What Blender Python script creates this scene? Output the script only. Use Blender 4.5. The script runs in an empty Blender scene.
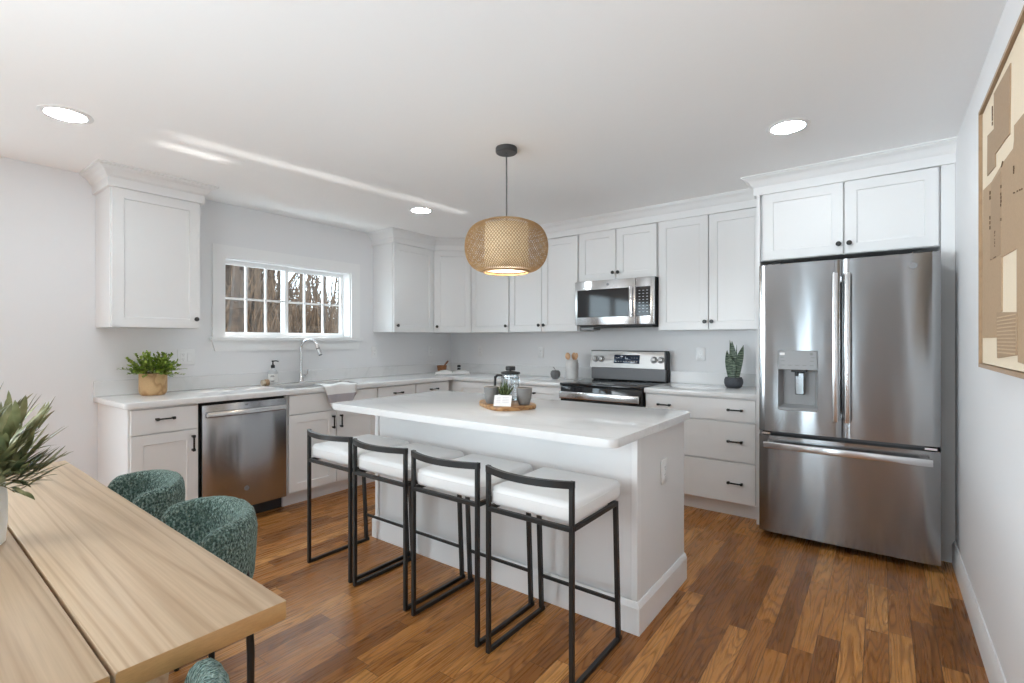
import bpy, bmesh, math, random
from mathutils import Vector, Matrix, noise
random.seed(7)
PI = math.pi
S = bpy.context.scene
COL = S.collection

# ------------------------------------------------------------------ camera, world, sun, exposure
CX, CY, CZ, YAW, FPX, V0 = 4.274, -4.462, 1.29, 0.642, 495.5, 340.4
cam_d = bpy.data.cameras.new('camera')
cam_d.sensor_width = 36.0
cam_d.lens = FPX / 1024 * 36.0
cam_d.shift_y = -(341.5 - V0) / 1024
cam_d.clip_start = 0.02
cam = bpy.data.objects.new('camera', cam_d)
cam.location = (CX, CY, CZ)
cam.rotation_euler = (PI / 2, 0, YAW)
COL.objects.link(cam)
S.camera = cam

W = bpy.data.worlds.new('world')
S.world = W
W.use_nodes = True
bg = W.node_tree.nodes['Background']
bg.inputs['Color'].default_value = (0.73, 0.90, 1.0, 1)
bg.inputs['Strength'].default_value = 4.4

sun_d = bpy.data.lights.new('sun', 'SUN')
sun_d.energy = 5.0
sun_d.angle = 0.009
sun_d.color = (1.0, 0.95, 0.88)
sun = bpy.data.objects.new('sun', sun_d)
sun.rotation_euler = Vector((0.36, -0.52, -0.78)).to_track_quat('-Z', 'Y').to_euler()
COL.objects.link(sun)

def portal(name, loc, rot, w, h):
    d = bpy.data.lights.new(name, 'AREA')
    d.shape = 'RECTANGLE'
    d.size, d.size_y = w, h
    d.cycles.is_portal = True
    o = bpy.data.objects.new(name, d)
    o.location, o.rotation_euler = loc, rot
    COL.objects.link(o)

def fill_lamp(name, loc, rot, w, h, energy, col=(0.96, 0.98, 1.0), spread=PI):
    d = bpy.data.lights.new(name, 'AREA')
    d.shape = 'RECTANGLE'; d.size, d.size_y = w, h
    d.energy = energy; d.color = col; d.spread = spread
    o = bpy.data.objects.new(name, d)
    o.location, o.rotation_euler = loc, rot
    COL.objects.link(o)
# unseen fill light added behind the camera, aimed up at the white ceiling
fill_lamp('added_ceiling_fill', (3.2, -5.6, 0.5), (PI - 0.25, 0.08, 0), 0.9, 0.9, 21, (0.71, 0.895, 1.0))
# another large unseen light, added behind the table to brighten the kitchen
fill_lamp('added_kitchen_fill', (1.1, -6.9, 1.55), (Vector((4.6, -2.4, 2.1)) - Vector((1.1, -6.9, 1.55))).to_track_quat('-Z', 'Y').to_euler(), 1.5, 1.5, 19, (0.86, 0.945, 1.0), 1.25)

# narrow area lights added above the counter imitate reflected sun on the ceiling
def streak_lamp(name, a, b, target_x, w, energy):
    d = bpy.data.lights.new(name, 'AREA')
    d.shape = 'RECTANGLE'; d.size = w; d.size_y = (Vector(b) - Vector(a)).length
    d.energy = energy; d.spread = 0.11; d.color = (1.0, 0.98, 0.95)
    o = bpy.data.objects.new(name, d)
    A, B = Vector(a), Vector(b)
    yv = (B - A).normalized()
    zv = -(Vector((target_x - (A.x + B.x) / 2, 0, 1.49))).normalized()
    zv = (zv - yv * zv.dot(yv)).normalized()
    xv = yv.cross(zv)
    m = Matrix((xv, yv, zv)).transposed().to_4x4()
    m.translation = (A + B) / 2
    o.matrix_world = m
    COL.objects.link(o)
streak_lamp('added_streak_lamp', (0.50, -3.35, 0.93), (0.66, -1.15, 0.93), 1.25, 0.04, 0.12)
streak_lamp('added_streak_lamp', (0.44, -3.40, 0.93), (0.44, -3.05, 0.93), 0.99, 0.03, 0.03)

S.view_settings.view_transform = 'Standard'
S.view_settings.look = 'None'
S.view_settings.gamma = 1.0
S.view_settings.use_curve_mapping = False
S.view_settings.exposure = 0.88
S.cycles.max_bounces = 10
S.cycles.diffuse_bounces = 7
S.cycles.glossy_bounces = 4
S.cycles.transparent_max_bounces = 10
S.cycles.sample_clamp_indirect = 6.0
S.cycles.caustics_reflective = False
S.cycles.caustics_refractive = False
S.cycles.use_denoising = True
try:
    S.cycles.denoiser = 'OPENIMAGEDENOISE'
except Exception:
    pass

# ------------------------------------------------------------------ materials
def new_mat(name):
    m = bpy.data.materials.new(name)
    m.use_nodes = True
    nt = m.node_tree
    return m, nt, nt.nodes['Principled BSDF']

def N(nt, kind, **kw):
    n = nt.nodes.new(kind)
    for k, v in kw.items():
        setattr(n, k, v)
    return n

def put(nt, sock, v):
    if hasattr(v, 'is_output'):
        nt.links.new(v, sock)
    else:
        sock.default_value = v

def M_(nt, op, a, b=None, c=None):
    n = N(nt, 'ShaderNodeMath', operation=op)
    put(nt, n.inputs[0], a)
    if b is not None: put(nt, n.inputs[1], b)
    if c is not None: put(nt, n.inputs[2], c)
    return n.outputs[0]

def mixc(nt, fac, a, b, mode='MIX'):
    n = N(nt, 'ShaderNodeMix', data_type='RGBA', blend_type=mode)
    put(nt, n.inputs[0], fac)
    put(nt, n.inputs[6], a)
    put(nt, n.inputs[7], b)
    return n.outputs[2]

def ramp(nt, fac, stops):
    n = N(nt, 'ShaderNodeValToRGB')
    el = n.color_ramp.elements
    while len(el) < len(stops): el.new(0.5)
    for e, (p, c) in zip(el, stops):
        e.position = p
        e.color = (*c, 1) if len(c) == 3 else c
    put(nt, n.inputs[0], fac)
    return n.outputs[0]

def simple(name, col, rough=0.5, metal=0.0, bump=0.0, bscale=80.0, vary=0.0, **kw):
    m, nt, b = new_mat(name)
    tc = N(nt, 'ShaderNodeTexCoord')
    nz = N(nt, 'ShaderNodeTexNoise')
    nz.inputs['Scale'].default_value = bscale
    nz.inputs['Detail'].default_value = 3
    nt.links.new(tc.outputs['Object'], nz.inputs['Vector'])
    if vary > 0:
        lo = tuple(c * (1 - vary) for c in col)
        hi = tuple(min(1, c * (1 + vary)) for c in col)
        put(nt, b.inputs['Base Color'], ramp(nt, nz.outputs['Fac'], [(0.3, lo), (0.7, hi)]))
    else:
        b.inputs['Base Color'].default_value = (*col, 1)
    b.inputs['Roughness'].default_value = rough
    b.inputs['Metallic'].default_value = metal
    if bump > 0:
        bp = N(nt, 'ShaderNodeBump')
        bp.inputs['Strength'].default_value = bump
        bp.inputs['Distance'].default_value = 0.004
        nt.links.new(nz.outputs['Fac'], bp.inputs['Height'])
        nt.links.new(bp.outputs['Normal'], b.inputs['Normal'])
    for k, v in kw.items():
        b.inputs[k.replace('_', ' ')].default_value = v
    return m

MAT = {}
MAT['wall'] = simple('wall_paint', (0.79, 0.79, 0.80), 0.6, bump=0.04, bscale=160)
MAT['ceiling'] = simple('ceiling_paint', (0.92, 0.92, 0.92), 0.7, bump=0.25, bscale=14)
MAT['trim'] = simple('trim_paint', (0.84, 0.84, 0.84), 0.35)
MAT['cab'] = simple('cabinet_paint', (0.80, 0.80, 0.80), 0.38, bump=0.01, bscale=200)
MAT['black'] = simple('black_metal', (0.012, 0.012, 0.012), 0.38, bump=0.02)
MAT['blackgloss'] = simple('black_glass', (0.012, 0.012, 0.014), 0.06)
MAT['blackplastic'] = simple('black_plastic', (0.02, 0.02, 0.022), 0.45)
MAT['rubber'] = simple('dark_gap', (0.03, 0.03, 0.03), 0.7)
MAT['chrome'] = simple('chrome', (0.75, 0.75, 0.76), 0.08, 1.0)
MAT['plate'] = simple('outlet_plastic', (0.82, 0.82, 0.82), 0.3)
MAT['slot'] = simple('outlet_slot', (0.25, 0.25, 0.25), 0.5)
MAT['seat'] = simple('white_leatherette', (0.83, 0.82, 0.81), 0.42, bump=0.05, bscale=300)
MAT['greyclay'] = simple('grey_stoneware', (0.20, 0.195, 0.19), 0.55, bump=0.05, bscale=200, vary=0.08)
MAT['mugin'] = simple('stoneware_rim', (0.42, 0.36, 0.31), 0.5)
MAT['whiteceramic'] = simple('white_ceramic', (0.78, 0.77, 0.75), 0.3)
MAT['apple'] = simple('grey_ceramic', (0.17, 0.165, 0.165), 0.4, vary=0.1, bscale=40)
MAT['darkpot'] = simple('charcoal_pot', (0.055, 0.058, 0.068), 0.65, bump=0.15, bscale=120, vary=0.25)
MAT['soil'] = simple('soil', (0.03, 0.022, 0.015), 0.9, bump=0.4, bscale=90, vary=0.4)
MAT['paper'] = simple('paper', (0.86, 0.85, 0.83), 0.7)
MAT['ink'] = simple('print_ink', (0.60, 0.59, 0.61), 0.8)
MAT['darkink'] = simple('dark_print', (0.06, 0.06, 0.07), 0.8)
MAT['bookcover'] = simple('book_cover', (0.70, 0.69, 0.68), 0.5)
MAT['spoonwood'] = simple('spoon_wood', (0.60, 0.36, 0.20), 0.55, vary=0.15, bscale=30)
MAT['olivewood'] = simple('dark_wood', (0.30, 0.12, 0.045), 0.45, vary=0.35, bscale=40)
MAT['cork'] = simple('cork_wood', (0.42, 0.29, 0.18), 0.7, vary=0.35, bscale=60)
MAT['screen'] = simple('blue_display', (0.015, 0.028, 0.055), 0.08)
MAT['mark'] = simple('panel_mark', (0.55, 0.58, 0.62), 0.4)
MAT['steelmark'] = simple('steel_mark', (0.22, 0.22, 0.22), 0.4)
MAT['greyplastic'] = simple('grey_plastic', (0.30, 0.305, 0.31), 0.35)
MAT['cord'] = simple('grey_cord', (0.10, 0.10, 0.10), 0.6)
MAT['canopy'] = simple('dark_grey_canopy', (0.05, 0.05, 0.052), 0.45)

def steel(name, base, rough, vert=True):
    m, nt, b = new_mat(name)
    tc = N(nt, 'ShaderNodeTexCoord')
    mp = N(nt, 'ShaderNodeMapping')
    mp.inputs['Scale'].default_value = (4, 4, 900) if not vert else (900, 900, 3)
    nt.links.new(tc.outputs['Object'], mp.inputs['Vector'])
    nz = N(nt, 'ShaderNodeTexNoise')
    nz.inputs['Scale'].default_value = 1.0
    nz.inputs['Detail'].default_value = 2
    nt.links.new(mp.outputs[0], nz.inputs['Vector'])
    b.inputs['Metallic'].default_value = 1.0
    b.inputs['Base Color'].default_value = (*base, 1)
    b.inputs['Roughness'].default_value = rough
    b.inputs['Anisotropic'].default_value = 0.85
    b.inputs['Anisotropic Rotation'].default_value = 0.25
    wv = N(nt, 'ShaderNodeTexNoise')
    wv.inputs['Scale'].default_value = 2.2
    wv.inputs['Detail'].default_value = 1
    mp2 = N(nt, 'ShaderNodeMapping')
    mp2.inputs['Scale'].default_value = (3.0, 3.0, 0.55)
    nt.links.new(tc.outputs['Object'], mp2.inputs['Vector'])
    nt.links.new(mp2.outputs[0], wv.inputs['Vector'])
    bp = N(nt, 'ShaderNodeBump')
    bp.inputs['Strength'].default_value = 0.12
    bp.inputs['Distance'].default_value = 0.02
    nt.links.new(wv.outputs['Fac'], bp.inputs['Height'])
    nt.links.new(bp.outputs['Normal'], b.inputs['Normal'])
    return m
MAT['steel'] = steel('stainless_steel', (0.31, 0.31, 0.315), 0.17)
MAT['steelbright'] = steel('polished_steel', (0.68, 0.68, 0.69), 0.2)
MAT['steellight'] = steel('light_stainless', (0.46, 0.46, 0.475), 0.2)
MAT['steelpanel'] = steel('brushed_panel_steel', (0.52, 0.51, 0.50), 0.36)
MAT['emblem'] = simple('emblem_grey', (0.27, 0.27, 0.28), 0.4, 0.6)
MAT['soap'] = simple('frosted_plastic', (0.66, 0.67, 0.68), 0.2)
MAT['bristle'] = simple('natural_bristle', (0.60, 0.50, 0.39), 0.9, bump=0.4, bscale=300, vary=0.2)
MAT['steelgrey'] = simple('grey_painted_steel', (0.16, 0.16, 0.165), 0.5, 0.6)

def emit(name, col, s, base=(0.9, 0.9, 0.9)):
    m, nt, b = new_mat(name)
    b.inputs['Base Color'].default_value = (*base, 1)
    b.inputs['Emission Color'].default_value = (*col, 1)
    b.inputs['Emission Strength'].default_value = s
    return m
MAT['led'] = emit('led_lens', (0.84, 0.945, 1.0), 42.0)
MAT['pendled'] = emit('pendant_diffuser', (1.0, 0.86, 0.66), 0.55)
MAT['penddrum'] = emit('pendant_drum', (1.0, 0.85, 0.60), 0.10, (0.80, 0.68, 0.48))

def glassy(name, tint=(1, 1, 1), gl=0.5):
    m = bpy.data.materials.new(name)
    m.use_nodes = True
    nt = m.node_tree
    nt.nodes.remove(nt.nodes['Principled BSDF'])
    out = nt.nodes['Material Output']
    tr = N(nt, 'ShaderNodeBsdfTransparent')
    tr.inputs[0].default_value = (*tint, 1)
    g = N(nt, 'ShaderNodeBsdfGlossy')
    g.inputs['Roughness'].default_value = 0.02
    fr = N(nt, 'ShaderNodeLayerWeight')
    mx = N(nt, 'ShaderNodeMixShader')
    put(nt, mx.inputs[0], M_(nt, 'MULTIPLY_ADD', M_(nt, 'POWER', fr.outputs['Facing'], 4.0), 0.6 * gl, 0.04))
    nt.links.new(tr.outputs[0], mx.inputs[1])
    nt.links.new(g.outputs[0], mx.inputs[2])
    nt.links.new(mx.outputs[0], out.inputs['Surface'])
    return m
MAT['pane'] = glassy('window_glass')
MAT['jar'] = glassy('clear_glass', (0.93, 0.95, 0.96), 1.0)

def floor_mat():
    m, nt, b = new_mat('oak_floor')
    geo = N(nt, 'ShaderNodeNewGeometry')
    sp = N(nt, 'ShaderNodeSeparateXYZ')
    nt.links.new(geo.outputs['Position'], sp.inputs[0])
    x, y = sp.outputs[0], sp.outputs[1]
    xs = M_(nt, 'DIVIDE', x, 0.0826)
    col = M_(nt, 'FLOOR', xs)
    fx = M_(nt, 'FRACT', xs)
    wn = N(nt, 'ShaderNodeTexWhiteNoise', noise_dimensions='1D')
    put(nt, wn.inputs['W'], col)
    wn2 = N(nt, 'ShaderNodeTexWhiteNoise', noise_dimensions='1D')
    put(nt, wn2.inputs['W'], M_(nt, 'ADD', col, 37.3))
    L = M_(nt, 'MULTIPLY_ADD', wn2.outputs['Value'], 0.55, 0.45)
    ys = M_(nt, 'MULTIPLY_ADD', wn.outputs['Value'], 7.0, M_(nt, 'DIVIDE', y, L))
    row = M_(nt, 'FLOOR', ys)
    fy = M_(nt, 'FRACT', ys)
    cv = N(nt, 'ShaderNodeCombineXYZ')
    put(nt, cv.inputs[0], col); put(nt, cv.inputs[1], row)
    wid = N(nt, 'ShaderNodeTexWhiteNoise', noise_dimensions='2D')
    nt.links.new(cv.outputs[0], wid.inputs['Vector'])
    rid = wid.outputs['Value']
    base = ramp(nt, rid, [(0.0, (0.23, 0.088, 0.022)), (0.2, (0.33, 0.132, 0.034)), (0.5, (0.42, 0.175, 0.046)),
                          (0.8, (0.51, 0.226, 0.064)), (1.0, (0.60, 0.290, 0.092))])
    # cathedral grain
    gv = N(nt, 'ShaderNodeCombineXYZ')
    put(nt, gv.inputs[0], M_(nt, 'MULTIPLY_ADD', rid, 31.0, M_(nt, 'MULTIPLY', x, 1.0)))
    put(nt, gv.inputs[1], M_(nt, 'MULTIPLY', y, 0.095))
    put(nt, gv.inputs[2], M_(nt, 'MULTIPLY', rid, 17.0))
    wv = N(nt, 'ShaderNodeTexNoise')
    wv.inputs['Scale'].default_value = 11.0
    wv.inputs['Detail'].default_value = 1.5
    wv.inputs['Roughness'].default_value = 0.4
    nt.links.new(gv.outputs[0], wv.inputs['Vector'])
    ring = M_(nt, 'FRACT', M_(nt, 'MULTIPLY', wv.outputs['Fac'], 17.0))
    ringd = ramp(nt, ring, [(0.0, (0.50, 0.43, 0.37)), (0.35, (0.98, 0.98, 0.98)), (0.8, (1.08, 1.07, 1.06)), (1.0, (0.55, 0.48, 0.42))])
    fv = N(nt, 'ShaderNodeCombineXYZ')
    put(nt, fv.inputs[0], M_(nt, 'MULTIPLY', x, 110.0))
    put(nt, fv.inputs[1], M_(nt, 'MULTIPLY', y, 5.0))
    put(nt, fv.inputs[2], M_(nt, 'MULTIPLY', rid, 50.0))
    fn = N(nt, 'ShaderNodeTexNoise')
    fn.inputs['Scale'].default_value = 1.0
    fn.inputs['Detail'].default_value = 3
    nt.links.new(fv.outputs[0], fn.inputs['Vector'])
    fine = ramp(nt, fn.outputs['Fac'], [(0.3, (0.88, 0.87, 0.86)), (0.62, (1.05, 1.05, 1.05))])
    kn = N(nt, 'ShaderNodeTexNoise')
    kn.inputs['Scale'].default_value = 3.5
    kn.inputs['Detail'].default_value = 2
    nt.links.new(gv.outputs[0], kn.inputs['Vector'])
    c = mixc(nt, 0.85, base, ringd, 'MULTIPLY')
    c = mixc(nt, 0.8, c, fine, 'MULTIPLY')
    c = mixc(nt, 0.6, c, ramp(nt, kn.outputs['Fac'], [(0.25, (0.55, 0.5, 0.45)), (0.45, (1, 1, 1))]), 'MULTIPLY')
    ex = M_(nt, 'MINIMUM', fx, M_(nt, 'SUBTRACT', 1.0, fx))
    ey = M_(nt, 'MULTIPLY', M_(nt, 'MINIMUM', fy, M_(nt, 'SUBTRACT', 1.0, fy)), M_(nt, 'DIVIDE', L, 0.0826))
    seam = M_(nt, 'LESS_THAN', M_(nt, 'MINIMUM', ex, ey), 0.017)
    c = mixc(nt, M_(nt, 'MULTIPLY', seam, 0.75), c, (0.06, 0.028, 0.013, 1))
    nt.links.new(c, b.inputs['Base Color'])
    put(nt, b.inputs['Roughness'], M_(nt, 'MULTIPLY_ADD', fn.outputs['Fac'], 0.12, 0.22))
    b.inputs['Specular IOR Level'].default_value = 0.28
    bp = N(nt, 'ShaderNodeBump')
    bp.inputs['Strength'].default_value = 0.12
    bp.inputs['Distance'].default_value = 0.002
    put(nt, bp.inputs['Height'], M_(nt, 'SUBTRACT', fn.outputs['Fac'], M_(nt, 'MULTIPLY', seam, 1.5)))
    nt.links.new(bp.outputs['Normal'], b.inputs['Normal'])
    return m
MAT['floor'] = floor_mat()

def wood_mat(name, light, dark, axis='X', scale=8.0, rough=0.45, rings=9.0, stretch=0.07, contrast=0.8):
    m, nt, b = new_mat(name)
    tc = N(nt, 'ShaderNodeTexCoord')
    mp = N(nt, 'ShaderNodeMapping')
    st = {'X': (stretch, 1, 1), 'Y': (1, stretch, 1), 'Z': (1, 1, stretch)}[axis]
    mp.inputs['Scale'].default_value = st
    nt.links.new(tc.outputs['Object'], mp.inputs['Vector'])
    nz = N(nt, 'ShaderNodeTexNoise')
    nz.inputs['Scale'].default_value = scale
    nz.inputs['Detail'].default_value = 1.5
    nt.links.new(mp.outputs[0], nz.inputs['Vector'])
    ring = M_(nt, 'FRACT', M_(nt, 'MULTIPLY', nz.outputs['Fac'], rings))
    mp2 = N(nt, 'ShaderNodeMapping')
    mp2.inputs['Scale'].default_value = tuple(s * 28 if s == 1 else s * 18 for s in st)
    nt.links.new(tc.outputs['Object'], mp2.inputs['Vector'])
    n2 = N(nt, 'ShaderNodeTexNoise')
    n2.inputs['Scale'].default_value = scale
    n2.inputs['Detail'].default_value = 3
    nt.links.new(mp2.outputs[0], n2.inputs['Vector'])
    c = ramp(nt, ring, [(0.0, dark), (0.35, light), (0.8, light), (1.0, dark)])
    mid = tuple((a + d) / 2 for a, d in zip(light, dark))
    c = mixc(nt, 1 - contrast, c, (*mid, 1))
    c = mixc(nt, 0.55, c, ramp(nt, n2.outputs['Fac'], [(0.3, (0.82, 0.80, 0.78)), (0.65, (1.05, 1.05, 1.05))]), 'MULTIPLY')
    nt.links.new(c, b.inputs['Base Color'])
    b.inputs['Roughness'].default_value = rough
    return m
MAT['table'] = wood_mat('pale_ash', (0.55, 0.40, 0.262), (0.42, 0.285, 0.172), 'X', 6.0, 0.42, 16.0, 0.035, 0.85)
MAT['tableedge'] = wood_mat('ash_end_grain', (0.52, 0.285, 0.11), (0.45, 0.235, 0.085), 'Y', 12.0, 0.5, 4.0, 0.3, 0.5)
MAT['potwood'] = wood_mat('pot_wood', (0.62, 0.40, 0.20), (0.40, 0.22, 0.09), 'Z', 14.0, 0.5, 4.0, 0.5, 0.8)
MAT['boardwood'] = wood_mat('board_wood', (0.45, 0.25, 0.10), (0.22, 0.095, 0.03), 'X', 16.0, 0.4, 5.0, 0.3, 0.85)
MAT['frameoak'] = wood_mat('frame_oak', (0.40, 0.27, 0.16), (0.30, 0.19, 0.11), 'Y', 20.0, 0.5, 3.0, 0.2, 0.5)

def quartz():
    m, nt, b = new_mat('white_quartz')
    geo = N(nt, 'ShaderNodeNewGeometry')
    mp = N(nt, 'ShaderNodeMapping')
    mp.inputs['Rotation'].default_value = (0, 0, 0.25)
    mp.inputs['Scale'].default_value = (0.55, 2.0, 1.0)
    nt.links.new(geo.outputs['Position'], mp.inputs['Vector'])
    n1 = N(nt, 'ShaderNodeTexNoise')
    n1.inputs['Scale'].default_value = 1.7
    n1.inputs['Detail'].default_value = 6
    n1.inputs['Distortion'].default_value = 0.6
    nt.links.new(mp.outputs[0], n1.inputs['Vector'])
    v = M_(nt, 'ABSOLUTE', M_(nt, 'SUBTRACT', n1.outputs['Fac'], 0.5))
    vein = ramp(nt, v, [(0.0, (1, 1, 1)), (0.012, (0.55, 0.55, 0.55)), (0.04, (0, 0, 0))])
    n2 = N(nt, 'ShaderNodeTexNoise')
    n2.inputs['Scale'].default_value = 1.3
    n2.inputs['Detail'].default_value = 2
    nt.links.new(geo.outputs['Position'], n2.inputs['Vector'])
    fac = M_(nt, 'MULTIPLY', vein, ramp(nt, n2.outputs['Fac'], [(0.46, (0, 0, 0)), (0.70, (0.45, 0.45, 0.45))]))
    c = mixc(nt, fac, (0.78, 0.78, 0.78, 1), (0.48, 0.49, 0.48, 1))
    nt.links.new(c, b.inputs['Base Color'])
    b.inputs['Roughness'].default_value = 0.16
    return m
MAT['quartz'] = quartz()

def boucle():
    m, nt, b = new_mat('green_boucle')
    tc = N(nt, 'ShaderNodeTexCoord')
    n1 = N(nt, 'ShaderNodeTexNoise')
    n1.inputs['Scale'].default_value = 115
    n1.inputs['Detail'].default_value = 3
    nt.links.new(tc.outputs['Object'], n1.inputs['Vector'])
    vo = N(nt, 'ShaderNodeTexVoronoi')
    vo.inputs['Scale'].default_value = 130
    nt.links.new(tc.outputs['Object'], vo.inputs['Vector'])
    c = ramp(nt, n1.outputs['Fac'], [(0.33, (0.018, 0.036, 0.028)), (0.5, (0.072, 0.128, 0.104)), (0.66, (0.27, 0.35, 0.31))])
    nt.links.new(c, b.inputs['Base Color'])
    b.inputs['Roughness'].default_value = 0.95
    b.inputs['Sheen Weight'].default_value = 0.5
    b.inputs['Sheen Roughness'].default_value = 0.4
    b.inputs['Sheen Tint'].default_value = (0.6, 0.75, 0.7, 1)
    bp = N(nt, 'ShaderNodeBump')
    bp.inputs['Strength'].default_value = 0.9
    bp.inputs['Distance'].default_value = 0.01
    put(nt, bp.inputs['Height'], M_(nt, 'ADD', n1.outputs['Fac'], vo.outputs['Distance']))
    nt.links.new(bp.outputs['Normal'], b.inputs['Normal'])
    return m
MAT['boucle'] = boucle()

def leafmat(name, a, bcol, c, scale=12, rough=0.5):
    m, nt, b = new_mat(name)
    tc = N(nt, 'ShaderNodeTexCoord')
    nz = N(nt, 'ShaderNodeTexNoise')
    nz.inputs['Scale'].default_value = scale
    nz.inputs['Detail'].default_value = 2
    nt.links.new(tc.outputs['Object'], nz.inputs['Vector'])
    nt.links.new(ramp(nt, nz.outputs['Fac'], [(0.3, a), (0.5, bcol), (0.7, c)]), b.inputs['Base Color'])
    b.inputs['Roughness'].default_value = rough
    return m
MAT['fern'] = leafmat('fern_green', (0.055, 0.105, 0.018), (0.22, 0.34, 0.040), (0.44, 0.52, 0.10), 40)
MAT['olive'] = leafmat('olive_green', (0.060, 0.080, 0.034), (0.19, 0.195, 0.085), (0.40, 0.38, 0.21), 13, 0.5)
MAT['succ'] = leafmat('succulent_green', (0.03, 0.05, 0.015), (0.07, 0.10, 0.03), (0.16, 0.20, 0.07), 120)
MAT['twig'] = simple('twig', (0.16, 0.12, 0.06), 0.8)

def snake_mat():
    m, nt, b = new_mat('snake_leaf')
    tc = N(nt, 'ShaderNodeTexCoord')
    mp = N(nt, 'ShaderNodeMapping')
    mp.inputs['Scale'].default_value = (0.35, 0.35, 1)
    nt.links.new(tc.outputs['Object'], mp.inputs['Vector'])
    wv = N(nt, 'ShaderNodeTexWave', wave_type='BANDS', bands_direction='Z')
    wv.inputs['Scale'].default_value = 24
    wv.inputs['Distortion'].default_value = 7
    wv.inputs['Detail'].default_value = 3
    wv.inputs['Detail Scale'].default_value = 3
    nt.links.new(mp.outputs[0], wv.inputs['Vector'])
    c = ramp(nt, wv.outputs['Fac'], [(0.3, (0.014, 0.032, 0.018)), (0.6, (0.042, 0.075, 0.042)), (0.85, (0.17, 0.22, 0.15))])
    nt.links.new(c, b.inputs['Base Color'])
    b.inputs['Roughness'].default_value = 0.45
    return m
MAT['snake'] = snake_mat()

def bamboo():
    m, nt, b = new_mat('woven_bamboo')
    tc = N(nt, 'ShaderNodeTexCoord')
    nz = N(nt, 'ShaderNodeTexNoise')
    nz.inputs['Scale'].default_value = 30
    nz.inputs['Detail'].default_value = 3
    nt.links.new(tc.outputs['Object'], nz.inputs['Vector'])
    nt.links.new(ramp(nt, nz.outputs['Fac'], [(0.3, (0.36, 0.20, 0.08)), (0.7, (0.56, 0.36, 0.17))]), b.inputs['Base Color'])
    b.inputs['Roughness'].default_value = 0.5
    return m
MAT['bamboo'] = bamboo()

def towel_mat():
    m, nt, b = new_mat('towel_cloth')
    tc = N(nt, 'ShaderNodeTexCoord')
    sp = N(nt, 'ShaderNodeSeparateXYZ')
    nt.links.new(tc.outputs['Object'], sp.inputs[0])
    z = sp.outputs[2]
    band = M_(nt, 'MULTIPLY', M_(nt, 'LESS_THAN', z, -0.062), M_(nt, 'GREATER_THAN', z, -0.128))
    stripe = M_(nt, 'MULTIPLY', M_(nt, 'LESS_THAN', z, -0.136), M_(nt, 'GREATER_THAN', z, -0.139))
    c = mixc(nt, M_(nt, 'MULTIPLY', M_(nt, 'ADD', band, stripe), 0.85), (0.82, 0.815, 0.81, 1), (0.33, 0.30, 0.33, 1))
    nt.links.new(c, b.inputs['Base Color'])
    b.inputs['Roughness'].default_value = 0.9
    nz = N(nt, 'ShaderNodeTexNoise')
    nz.inputs['Scale'].default_value = 400
    nt.links.new(tc.outputs['Object'], nz.inputs['Vector'])
    bp = N(nt, 'ShaderNodeBump')
    bp.inputs['Strength'].default_value = 0.3
    bp.inputs['Distance'].default_value = 0.003
    nt.links.new(nz.outputs['Fac'], bp.inputs['Height'])
    nt.links.new(bp.outputs['Normal'], b.inputs['Normal'])
    return m
MAT['towel'] = towel_mat()
MAT['marblecrock'] = simple('marbled_ceramic', (0.66, 0.65, 0.64), 0.5, bscale=14, vary=0.10)
MAT['canvas'] = simple('cream_canvas', (0.78, 0.66, 0.50), 0.85, bump=0.1, bscale=200, vary=0.03)
MAT['card1'] = simple('tan_collage_paper', (0.42, 0.29, 0.18), 0.85, bump=0.08, bscale=120, vary=0.05)
MAT['card2'] = simple('brown_collage_paper', (0.37, 0.255, 0.16), 0.85, bump=0.08, bscale=120, vary=0.05)
MAT['frayed'] = simple('torn_edge', (0.13, 0.075, 0.04), 0.9)
MAT['ridge'] = simple('corrugated_card', (0.50, 0.36, 0.23), 0.85, vary=0.05)
MAT['bark'] = simple('bark', (0.034, 0.019, 0.011), 0.95, bump=0.5, bscale=8, vary=0.55)
MAT['bark2'] = simple('grey_bark', (0.060, 0.037, 0.023), 0.95, bump=0.5, bscale=8, vary=0.5)
MAT['brush'] = simple('dry_brush', (0.070, 0.039, 0.021), 0.95, bscale=4.0, vary=0.8)
MAT['litter'] = simple('leaf_litter', (0.055, 0.033, 0.02), 0.95, bump=0.6, bscale=5, vary=0.6)

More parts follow.
